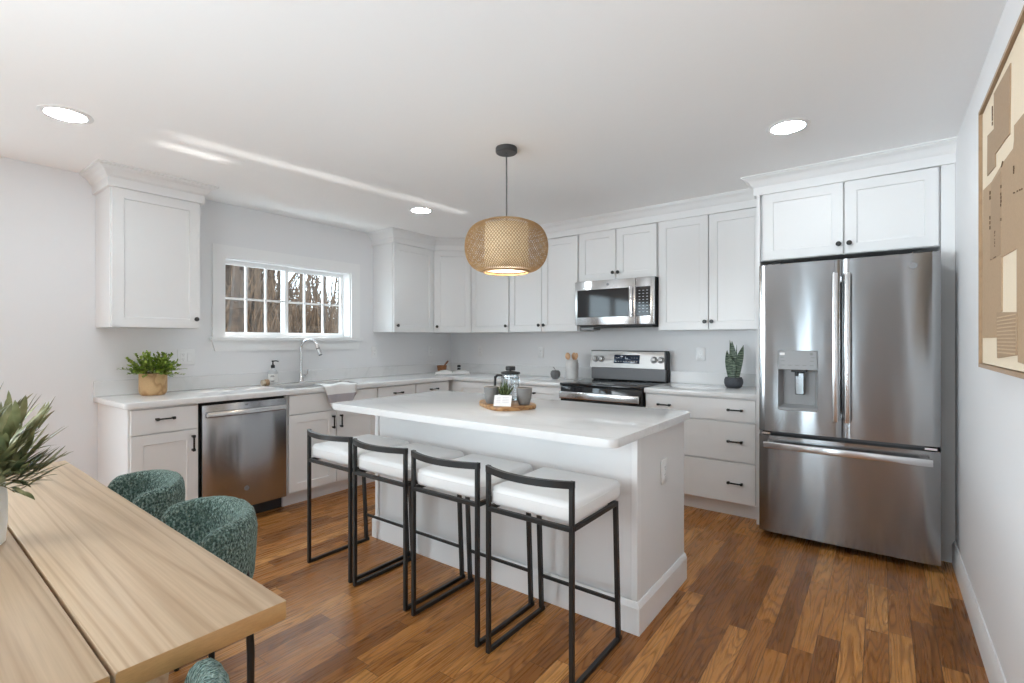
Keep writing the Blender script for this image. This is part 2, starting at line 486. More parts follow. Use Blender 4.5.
# ------------------------------------------------------------------ mesh helpers
class MB:
    def __init__(s):
        s.bm = bmesh.new()
    def faces(s, vs, fs):
        bv = [s.bm.verts.new(v) for v in vs]
        for f in fs:
            try: s.bm.faces.new([bv[i] for i in f])
            except ValueError: pass
        return bv
    def box(s, x0, x1, y0, y1, z0, z1, bev=0.0, seg=2):
        x0, x1 = min(x0, x1), max(x0, x1); y0, y1 = min(y0, y1), max(y0, y1); z0, z1 = min(z0, z1), max(z0, z1)
        bv = s.faces([(x0, y0, z0), (x1, y0, z0), (x1, y1, z0), (x0, y1, z0), (x0, y0, z1), (x1, y0, z1), (x1, y1, z1), (x0, y1, z1)],
                     [(3, 2, 1, 0), (4, 5, 6, 7), (0, 1, 5, 4), (1, 2, 6, 5), (2, 3, 7, 6), (3, 0, 4, 7)])
        if bev > 0:
            es = list({e for v in bv for e in v.link_edges})
            bmesh.ops.bevel(s.bm, geom=es, offset=bev, segments=seg, profile=0.5, affect='EDGES')
        return s
    def prism(s, poly, z0, z1, bev=0.0, seg=2):
        n = len(poly)
        vs = [(p[0], p[1], z0) for p in poly] + [(p[0], p[1], z1) for p in poly]
        bv = s.faces(vs, [tuple(reversed(range(n))), tuple(range(n, 2 * n))] + [(i, (i + 1) % n, n + (i + 1) % n, n + i) for i in range(n)])
        if bev > 0:
            es = [e for e in {e for v in bv for e in v.link_edges} if abs(e.verts[0].co.z - e.verts[1].co.z) < 1e-6]
            bmesh.ops.bevel(s.bm, geom=es, offset=bev, segments=seg, profile=0.5, affect='EDGES')
        return s
    def lathe(s, prof, seg=28, c=(0, 0, 0), sx=1.0, sy=1.0):
        rings = []
        for r, z in prof:
            if r < 1e-6:
                rings.append([s.bm.verts.new((c[0], c[1], c[2] + z))])
            else:
                rings.append([s.bm.verts.new((c[0] + r * sx * math.cos(2 * PI * i / seg), c[1] + r * sy * math.sin(2 * PI * i / seg), c[2] + z)) for i in range(seg)])
        for a, b in zip(rings, rings[1:]):
            for i in range(seg):
                j = (i + 1) % seg
                va = [a[0]] if len(a) == 1 else [a[i], a[j]]
                vb = [b[0]] if len(b) == 1 else [b[j], b[i]]
                if len(va) + len(vb) > 2:
                    try: s.bm.faces.new(va + vb)
                    except ValueError: pass
        return s
    def tube(s, pts, r, seg=10, closed=False, cap=True, flat=None):
        pts = [Vector(p) for p in pts]
        n = len(pts)
        rs = r if isinstance(r, (list, tuple)) else [r] * n
        tang = []
        for i in range(n):
            if closed: t = pts[(i + 1) % n] - pts[i - 1]
            elif i == 0: t = pts[1] - pts[0]
            elif i == n - 1: t = pts[-1] - pts[-2]
            else: t = (pts[i + 1] - pts[i]).normalized() + (pts[i] - pts[i - 1]).normalized()
            tang.append(t.normalized())
        up = Vector((0, 0, 1)) if abs(tang[0].z) < 0.9 else Vector((1, 0, 0))
        nx = tang[0].cross(up).normalized()
        rings = []
        for i in range(n):
            if i: nx = (nx - tang[i] * nx.dot(tang[i])).normalized()
            ny = tang[i].cross(nx)
            k = 1.0
            rings.append([s.bm.verts.new(pts[i] + (nx * math.cos(2 * PI * (q + 0.5) / seg) + ny * math.sin(2 * PI * (q + 0.5) / seg)) * rs[i] * k) for q in range(seg)])
        rr = rings + [rings[0]] if closed else rings
        for a, b in zip(rr, rr[1:]):
            for q in range(seg):
                s.bm.faces.new((a[q], a[(q + 1) % seg], b[(q + 1) % seg], b[q]))
        if cap and not closed:
            s.bm.faces.new(list(reversed(rings[0]))); s.bm.faces.new(rings[-1])
        return s
    def bar(s, a, b, w=0.018, bev=0.0):
        """square bar from a to b"""
        return s.tube([a, b], w * 0.7071, seg=4)
    def sweep(s, prof, path, closed=False, zfun=None):
        """sweep (out, z) profile along a horizontal path, out = to the right of the travel direction, mitred"""
        P = [Vector((p[0], p[1], 0)) for p in path]
        n = len(P)
        rings = []
        for i in range(n):
            def rt(a, b):
                d = (b - a).normalized(); return Vector((d.y, -d.x, 0))
            if i == 0: m = rt(P[0], P[1])
            elif i == n - 1: m = rt(P[-2], P[-1])
            else:
                a, b = rt(P[i - 1], P[i]), rt(P[i], P[i + 1])
                m = (a + b) / (1 + a.dot(b))
            rg = []
            for o, z in prof:
                q = P[i] + m * o
                rg.append(s.bm.verts.new((q.x, q.y, z + (zfun(q.x) if zfun else 0))))
            rings.append(rg)
        k = len(prof)
        for a, b in zip(rings, rings[1:]):
            for q in range(k):
                s.bm.faces.new((a[q], a[(q + 1) % k], b[(q + 1) % k], b[q]))
        s.bm.faces.new(list(reversed(rings[0]))); s.bm.faces.new(rings[-1])
        return s
    def grid(s, xs, ys, keep, z0, z1):
        """slab on a grid of cells with holes, boundary faces only"""
        nx, ny = len(xs) - 1, len(ys) - 1
        V = {}
        def v(i, j, k):
            if (i, j, k) not in V: V[(i, j, k)] = s.bm.verts.new((xs[i], ys[j], (z0, z1)[k]))
            return V[(i, j, k)]
        ok = lambda i, j: 0 <= i < nx and 0 <= j < ny and keep(i, j)
        for i in range(nx):
            for j in range(ny):
                if not keep(i, j): continue
                s.bm.faces.new((v(i, j, 1), v(i + 1, j, 1), v(i + 1, j + 1, 1), v(i, j + 1, 1)))
                s.bm.faces.new((v(i, j, 0), v(i, j + 1, 0), v(i + 1, j + 1, 0), v(i + 1, j, 0)))
                if not ok(i - 1, j): s.bm.faces.new((v(i, j, 0), v(i, j, 1), v(i, j + 1, 1), v(i, j + 1, 0)))
                if not ok(i + 1, j): s.bm.faces.new((v(i + 1, j, 0), v(i + 1, j + 1, 0), v(i + 1, j + 1, 1), v(i + 1, j, 1)))
                if not ok(i, j - 1): s.bm.faces.new((v(i, j, 0), v(i + 1, j, 0), v(i + 1, j, 1), v(i, j, 1)))
                if not ok(i, j + 1): s.bm.faces.new((v(i, j + 1, 0), v(i, j + 1, 1), v(i + 1, j + 1, 1), v(i + 1, j + 1, 0)))
        return s
    def xform(s, M):
        bmesh.ops.transform(s.bm, matrix=M, verts=s.bm.verts[:]); return s
    def ico(s, c, r, sub=2, sc=(1, 1, 1)):
        M = Matrix.Translation(c) @ Matrix.Diagonal((*sc, 1))
        bmesh.ops.create_icosphere(s.bm, subdivisions=sub, radius=r, matrix=M); return s
    def build(s, name, mat, parent=None, smooth=True, ang=0.6, loc=None):
        bmesh.ops.recalc_face_normals(s.bm, faces=s.bm.faces[:])
        if smooth:
            for f in s.bm.faces: f.smooth = True
            for e in s.bm.edges:
                if len(e.link_faces) == 2 and e.calc_face_angle(0) > ang: e.smooth = False
        me = bpy.data.meshes.new(name)
        s.bm.to_mesh(me); s.bm.free()
        for m in (mat if isinstance(mat, list) else [mat]): me.materials.append(m)
        o = bpy.data.objects.new(name, me)
        COL.objects.link(o)
        if parent is not None: o.parent = parent
        if loc is not None: o.location = loc
        return o

def thing(name, label, cat, loc=(0, 0, 0), rotz=0.0, group=None):
    o = bpy.data.objects.new(name, None)
    o.empty_display_size = 0.05
    COL.objects.link(o)
    o.location = loc; o.rotation_euler = (0, 0, rotz)
    return tag(o, label, cat, group)

def tag(o, label, cat, group=None):
    o['label'] = label; o['category'] = cat
    if group: o['group'] = group
    elif 'group' in o: del o['group']
    return o

def struct(o, kind='structure'):
    o['kind'] = kind; return o

def dup(root, loc=None, rotz=None, label=None, group=None):
    def rec(o, par):
        c = o.copy(); COL.objects.link(c)
        if par is not None: c.parent = par
        for ch in list(o.children): rec(ch, c)
        return c
    r = rec(root, None)
    if loc is not None: r.location = loc
    if rotz is not None: r.rotation_euler = (0, 0, rotz)
    if label: r['label'] = label
    if group: r['group'] = group
    return r

def text(s, body, size, mat, parent, M, name='lettering', ext=0.0006):
    cu = bpy.data.curves.new(name, 'FONT')
    cu.body = body; cu.size = size; cu.extrude = ext; cu.align_x = 'CENTER'; cu.align_y = 'CENTER'
    t = bpy.data.objects.new(name + '_tmp', cu)
    COL.objects.link(t)
    dg = bpy.context.evaluated_depsgraph_get()
    me = bpy.data.meshes.new_from_object(t.evaluated_get(dg))
    bpy.data.objects.remove(t)
    me.transform(M); me.materials.clear(); me.materials.append(mat)
    o = bpy.data.objects.new(name, me); COL.objects.link(o); o.parent = parent
    return o

RXF = Matrix.Rotation(PI / 2, 4, 'X')      # text plane -> facing -y

def rrect(x0, x1, y0, y1, r, n=6, corners=(1, 1, 1, 1)):
    pts = []
    for k, (cx, cy, a0) in enumerate([(x0 + r, y0 + r, PI), (x1 - r, y0 + r, 1.5 * PI), (x1 - r, y1 - r, 0), (x0 + r, y1 - r, 0.5 * PI)]):
        if corners[k]:
            for i in range(n + 1):
                a = a0 + i / n * PI / 2
                pts.append((cx + r * math.cos(a), cy + r * math.sin(a)))
        else:
            pts.append([(x0, y0), (x1, y0), (x1, y1), (x0, y1)][k])
    return pts

# ------------------------------------------------------------------ room shell
XW = 4.612
YB = -8.6
def ceil_z(x): return 2.402 + 0.0086 * x

f = MB(); f.box(-0.2, XW + 0.2, YB - 0.2, 0.2, -0.08, 0.0)
struct(f.build('floor', MAT['floor'], smooth=False))
c = MB()
c.faces([(-0.2, YB - .2, ceil_z(-.2)), (XW + .2, YB - .2, ceil_z(XW + .2)), (XW + .2, .2, ceil_z(XW + .2)), (-.2, .2, ceil_z(-.2)),
         (-0.2, YB - .2, 2.6), (XW + .2, YB - .2, 2.6), (XW + .2, .2, 2.6), (-.2, .2, 2.6)],
        [(0, 3, 2, 1), (4, 5, 6, 7), (0, 1, 5, 4), (1, 2, 6, 5), (2, 3, 7, 6), (3, 0, 4, 7)])
struct(c.build('ceiling', MAT['ceiling'], smooth=False))

WY0, WY1, WZ0, WZ1 = -2.645, -1.445, 1.318, 1.972   # kitchen window opening
def wall_x(name, x0, x1, ys, zs, keep):
    m = MB(); m.grid(ys, zs, keep, x0, x1)
    m.xform(Matrix(((0, 0, 1, 0), (1, 0, 0, 0), (0, 1, 0, 0), (0, 0, 0, 1))))
    return struct(m.build(name, MAT['wall'], smooth=False))
def wall_y(name, y0, y1, xs, zs, keep):
    m = MB(); m.grid(xs, zs, keep, y0, y1)
    m.xform(Matrix(((1, 0, 0, 0), (0, 0, 1, 0), (0, 1, 0, 0), (0, 0, 0, 1))))
    return struct(m.build(name, MAT['wall'], smooth=False))
BW = (-7.7, -4.40, 0.10, 2.2)                         # unseen window added in the same wall, enlarged to brighten the right wall
wall_x('wall_left', -0.16, 0.0, [YB, BW[0], BW[1], WY0, WY1, 0.16], [0, BW[2], WZ0, WZ1, BW[3], 2.45],
       lambda i, j: not ((i == 3 and j == 2) or (i == 1 and j in (1, 2, 3))))
wall_y('wall_back', 0.0, 0.16, [-0.0, XW + 0.16], [0, 2.46], lambda i, j: True)
wall_x('wall_right', XW, XW + 0.16, [YB, 0.0], [0, 2.46], lambda i, j: True)
PD = (2.95, 3.45, 0.0, 2.1)                            # patio door in the wall behind the camera
wall_y('wall_front', YB - 0.16, YB, [-0.16, PD[0], PD[1], XW + 0.16], [0, PD[3], 2.46], lambda i, j: not (i == 1 and j == 0))
portal('daylight_portal_window', (-0.155, (WY0 + WY1) / 2, (WZ0 + WZ1) / 2), (0, -PI / 2, 0), WZ1 - WZ0, WY1 - WY0)
portal('daylight_portal_added', (-0.155, (BW[0] + BW[1]) / 2, (BW[2] + BW[3]) / 2), (0, -PI / 2, 0), BW[3] - BW[2], BW[1] - BW[0])
portal('daylight_portal_patio', ((PD[0] + PD[1]) / 2, YB - 0.155, 1.05), (PI / 2, 0, 0), PD[1] - PD[0], PD[3])


# baseboards
bp_prof = [(0, 0), (0.016, 0), (0.016, 0.105), (0.010, 0.118), (0.006, 0.13), (0, 0.13)]
m = MB(); m.sweep(bp_prof, [(XW, -0.60), (XW, YB)])
struct(m.build('baseboard_right', MAT['trim']))
m = MB(); m.sweep(bp_prof, [(0, YB), (0, -3.46)])
struct(m.build('baseboard_left', MAT['trim']))

# ------------------------------------------------------------------ windows
def kitchen_window():
    # casing
    m = MB()
    t = 0.018
    m.box(0, t, -2.735, WY0 + 0.004, WZ0 - 0.0015, WZ1 - 0.004)
    m.box(0, t, WY1 - 0.004, -1.352, WZ0 - 0.0015, WZ1 - 0.004)
    m.box(0, t, -2.735, -1.352, WZ1 - 0.004, 2.062)
    m.box(-0.02, 0.045, -2.755, -1.332, WZ0 - 0.03, WZ0 - 0.002, 0.003)
    m.faces([(0, -2.74, WZ0 - .03), (0, -1.347, WZ0 - .03), (0, -1.372, WZ0 - .115), (0, -2.715, WZ0 - .115),
             (t, -2.74, WZ0 - .03), (t, -1.347, WZ0 - .03), (t, -1.372, WZ0 - .115), (t, -2.715, WZ0 - .115)],
            [(0, 1, 2, 3), (4, 7, 6, 5), (0, 4, 5, 1), (1, 5, 6, 2), (2, 6, 7, 3), (3, 7, 4, 0)])
    struct(m.build('trim_1', MAT['trim'], smooth=False))
    root = MB()
    # outer frame / jamb liner
    x0, x1 = -0.15, -0.004
    f = 0.014
    root.box(x0, x1, WY0, WY0 + f, WZ0, WZ1); root.box(x0, x1, WY1 - f, WY1, WZ0, WZ1)
    root.box(x0, x1, WY0 + f, WY1 - f, WZ0, WZ0 + f); root.box(x0, x1, WY0 + f, WY1 - f, WZ1 - f, WZ1)
    fo = root.build('window_1', MAT['trim'], smooth=False)
    struct(fo)
    a0, a1 = WY0 + f, WY1 - f
    mid = -2.078
    def sash(y0, y1, x, st):
        m = MB(); z0, z1 = WZ0 + f, WZ1 - f
        b = 0.028
        m.box(x, x + .03, y0, y0 + st, z0, z1); m.box(x, x + .03, y1 - st, y1, z0, z1)
        m.box(x, x + .03, y0 + st, y1 - st, z0, z0 + b); m.box(x, x + .03, y0 + st, y1 - st, z1 - b - .008, z1)
        o = m.build('sash', MAT['trim'], fo, smooth=False)
        g = MB(); w = 0.016
        iy0, iy1 = y0 + st, y1 - st
        for k in (1, 2):
            yy = iy0 + (iy1 - iy0) * k / 3
            g.box(x + .006, x + .026, yy - w / 2, yy + w / 2, z0 + b, z1 - b - .008)
        zz = (z0 + z1) / 2 - .004
        g.box(x + .0068, x + .0252, iy0, iy1, zz - w / 2, zz + w / 2)
        g.build('muntin', MAT['trim'], o, smooth=False)
        p = MB(); p.box(x + .012, x + .016, iy0, iy1, z0 + b, z1 - b - .008)
        p.build('pane', MAT['pane'], o, smooth=False)
    sash(a0, mid + 0.018, -0.105, 0.03)
    sash(mid - 0.018, a1, -0.14, 0.03)
kitchen_window()

def plain_window(name, along, p0, p1, z0, z1, plane, nx):
    m = MB(); fw = 0.07
    def bx(a0, a1, b0, b1):
        if along == 'y': m.box(plane - .10, plane - .02, a0, a1, b0, b1)
        else: m.box(a0, a1, plane - .10, plane - .02, b0, b1)
    bx(p0, p0 + fw, z0, z1); bx(p1 - fw, p1, z0, z1); bx(p0 + fw, p1 - fw, z0, z0 + fw); bx(p0 + fw, p1 - fw, z1 - fw, z1)
    for k in range(1, nx):
        c = p0 + (p1 - p0) * k / nx
        bx(c - fw * .7, c + fw * .7, z0 + fw, z1 - fw)
    o = struct(m.build(name, MAT['trim'], smooth=False))
    g = MB()
    if along == 'y': g.box(plane - .062, plane - .057, p0 + fw, p1 - fw, z0 + fw, z1 - fw)
    else: g.box(p0 + fw, p1 - fw, plane - .062, plane - .057, z0 + fw, z1 - fw)
    g.build('pane', MAT['pane'], o, smooth=False)
plain_window('added_window_2', 'y', BW[0], BW[1], BW[2], BW[3], 0.0, 3)
plain_window('door_1', 'x', PD[0], PD[1], PD[2], PD[3], YB, 1)

# ------------------------------------------------------------------ kitchen cabinets
def shaker(w, h, t=0.02, rail=0.062, rec=0.009):
    """door lying in x 0..w, z 0..h, front at y=-t, back at y=0"""
    m = MB()
    o = [(0, 0), (w, 0), (w, h), (0, h)]
    i = [(rail, rail), (w - rail, rail), (w - rail, h - rail), (rail, h - rail)]
    e = 0.004
    j = [(rail + e, rail + e), (w - rail - e, rail + e), (w - rail - e, h - rail - e), (rail + e, h - rail - e)]
    vs = [(x, 0, z) for x, z in o] + [(x, -t, z) for x, z in o] + [(x, -t, z) for x, z in i] + [(x, -t + rec, z) for x, z in j]
    fs = [(0, 1, 2, 3), (12, 13, 14, 15)]
    for k in range(4):
        n = (k + 1) % 4
        fs += [(k, 4 + k, 4 + n, n), (4 + k, 8 + k, 8 + n, 4 + n), (8 + k, 12 + k, 12 + n, 8 + n)]
    m.faces(vs, fs)
    return m
def slab(w, h, t=0.02):
    return MB().box(0, w, -t, 0, 0, h, 0.0015, 1)
def pull(parent, x, y, z, horiz=True, L=0.105):
    m = MB()
    d = 0.026
    if horiz:
        m.box(x - L / 2 + .003, x + L / 2 - .003, y - d - .006, y - d + .004, z - .005, z + .005, .002, 1)
        for s_ in (-1, 1):
            xx = x + s_ * (L / 2 - .008)
            m.box(xx - .009, xx + .009, y - d - .008, y - d + .006, z - .009, z + .009, .003, 1)
            m.box(xx - .006, xx + .006, y - d, y, z - .006, z + .006)
    else:
        m.box(x - .005, x + .005, y - d - .006, y - d + .004, z - L / 2 + .003, z + L / 2 - .003, .002, 1)
        for s_ in (-1, 1):
            zz = z + s_ * (L / 2 - .008)
            m.box(x - .009, x + .009, y - d - .008, y - d + .006, zz - .009, zz + .009, .003, 1)
            m.box(x - .006, x + .006, y - d, y, zz - .006, zz + .006)
    return m.build('handle', MAT['black'], parent, smooth=False)
def knob(parent, x, y, z):
    m = MB(); m.lathe([(0.0055, 0), (0.0055, 0.014), (0.013, 0.018), (0.0155, 0.022), (0.0155, 0.028), (0.012, 0.031), (0, 0.031)], 18)
    m.xform(Matrix.Translation((x, y, z)) @ Matrix.Rotation(PI / 2, 4, 'X'))
    return m.build('knob', MAT['black'], parent)

R90 = PI / 2
BT = 0.872          # top of the base cabinets
def front(parent, x, z, w, h, kind, y, pul=None, name=None):
    g = 0.0035
    m = (shaker if kind == 'door' else slab)(w - 2 * g, h - 2 * g)
    o = m.build(name or ('drawer' if kind == 'drawer' else 'door' if kind == 'door' else 'false_front'), MAT['cab'], parent, smooth=False)
    o.location = (x + g, y, z + g)
    return o

def base_body(parent, w, left_open=False, depth=0.61):
    m = MB()
    m.box(0, w, -depth, -0.004, 0.11, BT)
    m.box(0, w, -0.55, -0.004, 0.0, 0.11)
    m.build('body', MAT['cab'], parent, smooth=False)

FD = -0.612   # plane the fronts are screwed to
# left-hand base cabinet (window wall): local x runs along +y
t = thing('base_cabinet', 'narrow white base cabinet at the open end of the window wall, plant pot above', 'cabinet', (0, -3.452, 0), R90)
base_body(t, 0.386)
d = front(t, 0.008, 0.707, 0.372, 0.158, 'drawer', FD); pull(d, 0.175, -0.02, 0.086)
d = front(t, 0.008, 0.112, 0.372, 0.594, 'door', FD); pull(d, 0.333, -0.02, 0.50, False)
# sink base
t = thing('base_cabinet', 'white double-door sink base cabinet under the window beside the dishwasher', 'cabinet', (0, -2.452, 0), R90)
m = MB()
m.box(0, .018, -.61, -.004, .11, BT); m.box(.820, .838, -.61, -.004, .11, BT); m.box(.018, .820, -.61, -.004, .11, .128)
m.box(.018, .820, -.022, -.004, .128, BT); m.box(.018, .820, -.61, -.592, .128, BT); m.box(0, .838, -.55, -.004, 0, .11)
m.build('body', MAT['cab'], t, smooth=False)
front(t, 0.006, 0.716, 0.826, 0.150, 'blank', FD)
d = front(t, 0.006, 0.112, 0.413, 0.602, 'door', FD); pull(d, 0.374, -0.02, 0.503, False)
d = front(t, 0.419, 0.112, 0.413, 0.602, 'door', FD); pull(d, 0.034, -0.02, 0.503, False)
# drawer bases between sink and corner
for (y0, w, lab) in ((-1.612, 0.455, 'white base cabinet with black pull next to the hanging dish towel'),
                     (-1.155, 0.463, 'white base cabinet at the inside corner below the open book')):
    t = thing('base_cabinet', lab, 'cabinet', (0, y0, 0), R90)
    base_body(t, w)
    d = front(t, 0.004, 0.707, w - 0.008, 0.158, 'drawer', FD); pull(d, w * 0.49, -0.02, 0.090)
    d = front(t, 0.004, 0.112, w - 0.008, 0.594, 'door', FD); pull(d, 0.04, -0.02, 0.50, False)
# corner filler + blind corner run on the range wall
t = thing('base_cabinet', 'white blind corner base cabinet with shaker doors between corner and range', 'cabinet', (0.0, 0, 0))
m = MB(); m.box(0.004, 1.966, -0.61, -0.004, 0.11, BT); m.box(0.004, 1.966, -0.55, -0.004, 0, 0.11); m.build('body', MAT['cab'], t, smooth=False)
d = front(t, 0.70, 0.112, 0.63, 0.753, 'door', FD); pull(d, 0.585, -0.02, 0.62, False)
d = front(t, 1.332, 0.112, 0.63, 0.753, 'door', FD); pull(d, 0.30, -0.02, 0.685)
m = MB(); m.box(0.614, 0.70, -0.626, -0.612, 0.112, 0.866); m.build('filler', MAT['cab'], t, smooth=False)
# drawer bank between range and fridge
t = thing('base_cabinet', 'white three-drawer base cabinet between the range and the refrigerator', 'cabinet', (2.742, 0, 0))
base_body(t, 0.822)
d = front(t, 0.006, 0.702, 0.812, 0.163, 'drawer', FD); pull(d, 0.153, -0.02, 0.082); pull(d, 0.672, -0.02, 0.082)
d = front(t, 0.006, 0.412, 0.812, 0.286, 'drawer', FD); pull(d, 0.153, -0.02, 0.145); pull(d, 0.672, -0.02, 0.145)
d = front(t, 0.006, 0.112, 0.812, 0.296, 'drawer', FD); pull(d, 0.153, -0.02, 0.145); pull(d, 0.672, -0.02, 0.145)

# upper cabinets
UB = 1.376
def uptop(x): return ceil_z(x) - 0.125
def upper(name, label, loc, rot, w, z0, z1, doors, depth=0.305, body_z0=None):
    t = thing(name, label, 'cabinet', (loc[0], loc[1], z0), rot)
    h = z1 - z0
    m = MB(); m.box(0, w, -depth, -0.003, 0, h + 0.03); m.build('body', MAT['cab'], t, smooth=False)
    n = len(doors)
    for x, dw, kx in doors:
        d = front(t, x, 0.0, dw, h, 'door', -depth - 0.002)
        if kx is not None: knob(d, kx, -0.02, 0.062)
    return t
upper('wall_cabinet', 'lone tall white wall cabinet hanging beside the window above the leafy plant', (0, -3.462), R90, 0.520, UB, uptop(.3), [(0.004, 0.514, 0.480)])
upper('wall_cabinet', 'white wall cabinet on the window wall next to the diagonal corner cabinet', (0, -1.176), R90, 0.566, UB, uptop(.3), [(0.004, 0.556, 0.034)])
# diagonal corner cabinet
t = thing('wall_cabinet', 'white diagonal wall cabinet filling the corner above the open book', 'cabinet', (0, 0, UB))
hh = uptop(.5) - UB
m = MB(); m.prism([(0.003, -0.003), (0.003, -0.609), (0.305, -0.609), (0.609, -0.305), (0.609, -0.003)], 0, hh + .03); m.build('body', MAT['cab'], t, smooth=False)
dl = math.hypot(0.304, 0.304)
dd = shaker(dl - 0.03, hh - 0.007).build('door', MAT['cab'], t, smooth=False)
dd.rotation_euler = (0, 0, PI / 4)
ux = 1 / math.sqrt(2)
dd.location = (0.305 + 0.015 * ux + 0.002 * ux, -0.609 + 0.015 * ux - 0.002 * ux, 0.0035)
knob(dd, 0.03, -0.02, 0.062)
upper('wall_cabinet', 'single-door white wall cabinet right after the diagonal corner cabinet', (0.612, 0), 0, 0.530, UB, uptop(.9), [(0.004, 0.523, 0.492)])
upper('wall_cabinet', 'double-door white wall cabinet behind the pendant lamp, left of the microwave', (1.144, 0), 0, 0.822, UB, uptop(1.5), [(0.004, 0.404, 0.374), (0.409, 0.408, 0.026)])
upper('wall_cabinet', 'short white double-door wall cabinet directly above the microwave', (1.970, 0), 0, 0.764, 1.836, uptop(2.3), [(0.004, 0.376, 0.350), (0.382, 0.377, 0.022)])
upper('wall_cabinet', 'double-door white wall cabinet above the snake plant beside the refrigerator', (2.737, 0), 0, 0.828, UB, uptop(3.1), [(0.004, 0.412, 0.384), (0.418, 0.406, 0.024)])
# cabinet over the refrigerator with its side panels
t = upper('fridge_cabinet', 'deep white double-door cabinet directly above the refrigerator', (3.588, 0), 0, 0.960, 1.846, uptop(4.1), [(0.012, 0.474, 0.444), (0.489, 0.464, 0.024)], depth=0.61)
t = thing('side_panel', 'tall white side panel standing between drawer bank and refrigerator', 'panel', (3.566, 0, 0))
m = MB(); m.box(0, 0.021, -0.650, -0.003, 0, ceil_z(3.5) - .03); m.build('panel_board', MAT['cab'], t, smooth=False)
t = thing('side_panel', 'narrow white filler panel between the refrigerator and the wall with the artwork', 'panel', (4.549, 0, 0))
m = MB(); m.box(0.0, XW - 4.549 - .001, -0.632, -0.003, 0, ceil_z(4.6) - .09); m.build('panel_board', MAT['cab'], t, smooth=False)

# crown mouldings
def crown(name, path, ff=0.018):
    m = MB(); T = 0.004
    prof = [(-0.01, -0.128), (ff, -0.128), (ff, -0.072), (ff + .006, -0.066), (ff + .012, -0.060), (ff + .018, -0.046), (ff + .032, -0.030), (ff + .052, -0.020),
            (ff + .056, -0.016), (ff + .056, -0.011), (ff + .068, -0.009), (ff + .068, T), (-0.01, T)]
    m.sweep(prof, path, zfun=ceil_z)
    struct(m.build(name, MAT['cab'], ang=0.35))
crown('trim_2', [(0.0, -3.464), (0.329, -3.464), (0.329, -2.938), (0.0, -2.938)][::1])
crown('trim_3', [(0.0, -1.178), (0.329, -1.178), (0.329, -0.618), (0.618, -0.329), (3.566, -0.329)])
crown('trim_4', [(3.564, -0.26), (3.564, -0.634), (XW, -0.634)])

# ------------------------------------------------------------------ countertops
CT0, CT1 = BT + 0.001, 0.91
SK = (0.13, 0.53, -2.395, -1.665)    # sink cut-out
def countertop_L():
    t = thing('countertop', 'white quartz countertop running along the window wall and round to the range', 'countertop', (0, 0, 0))
    m = MB()
    xs = [0.0, SK[0], SK[1], 0.648, 1.967]
    ys = [-3.475, SK[2], SK[3], -0.648, 0.0]
    m.grid(xs, ys, lambda i, j: not (i == 1 and j == 1) and (i < 3 or j == 3), CT0, CT1)
    # round the free corner
    for v in list(m.bm.verts):
        pass
    ce = [e for e in m.bm.edges if all(abs(v.co.x - .648) < 1e-5 and abs(v.co.y + 3.475) < 1e-5 for v in e.verts)]
    bmesh.ops.bevel(m.bm, geom=ce, offset=0.035, segments=6, profile=0.5, affect='EDGES')
    se = [e for e in m.bm.edges if len(e.link_faces) == 2 and e.calc_face_angle(0) > 1.2]
    bmesh.ops.bevel(m.bm, geom=se, offset=0.0025, segments=2, profile=0.5, affect='EDGES')
    m.build('worktop', MAT['quartz'], t, ang=0.5)
    m = MB(); m.box(0.001, 0.02, -3.475, -0.001, CT1, CT1 + .102, .0015, 1); m.build('backsplash', MAT['quartz'], t, smooth=False)
    m = MB(); m.box(0.021, 1.967, -0.02, -0.001, CT1, CT1 + .102, .0015, 1); m.build('backsplash', MAT['quartz'], t, smooth=False)
countertop_L()
t = thing('countertop', 'short white quartz countertop between the range and the refrigerator', 'countertop', (2.742, 0, 0))
m = MB(); m.box(0, 0.823, -0.648, 0, CT0, CT1, .0025, 2); m.build('worktop', MAT['quartz'], t)
m = MB(); m.box(0, 0.823, -0.02, -0.001, CT1, CT1 + .102, .0015, 1); m.build('backsplash', MAT['quartz'], t, smooth=False)
# sink
t = thing('sink', 'stainless undermount sink set in the window-wall countertop', 'sink', ((SK[0] + SK[1]) / 2, (SK[2] + SK[3]) / 2, CT0))
m = MB()
wx, wy = (SK[1] - SK[0]) / 2, (SK[3] - SK[2]) / 2
rings = [[(x, y, z) for x, y in rrect(-ax, ax, -ay, ay, r, 4)] for ax, ay, r, z in
         ((wx + .02, wy + .02, .03, -.001), (wx, wy, .03, -.001), (wx - .005, wy - .005, .03, -.02), (wx - .01, wy - .01, .04, -.18), (wx - .04, wy - .04, .05, -.2), (.03, .03, .025, -.205))]
bv = [[m.bm.verts.new(p) for p in rg] for rg in rings]
for a, b in zip(bv, bv[1:]):
    for i in range(len(a)):
        j = (i + 1) % len(a); m.bm.faces.new((a[i], a[j], b[j], b[i]))
m.bm.faces.new(bv[-1])
m.build('basin', MAT['steelbright'], t)
m = MB(); m.lathe([(0.04, 0), (0.04, 0.003), (0.025, 0.004), (0.02, -0.002), (0, -0.002)], 20, (0, 0, -0.204)); m.build('drain', MAT['chrome'], t)

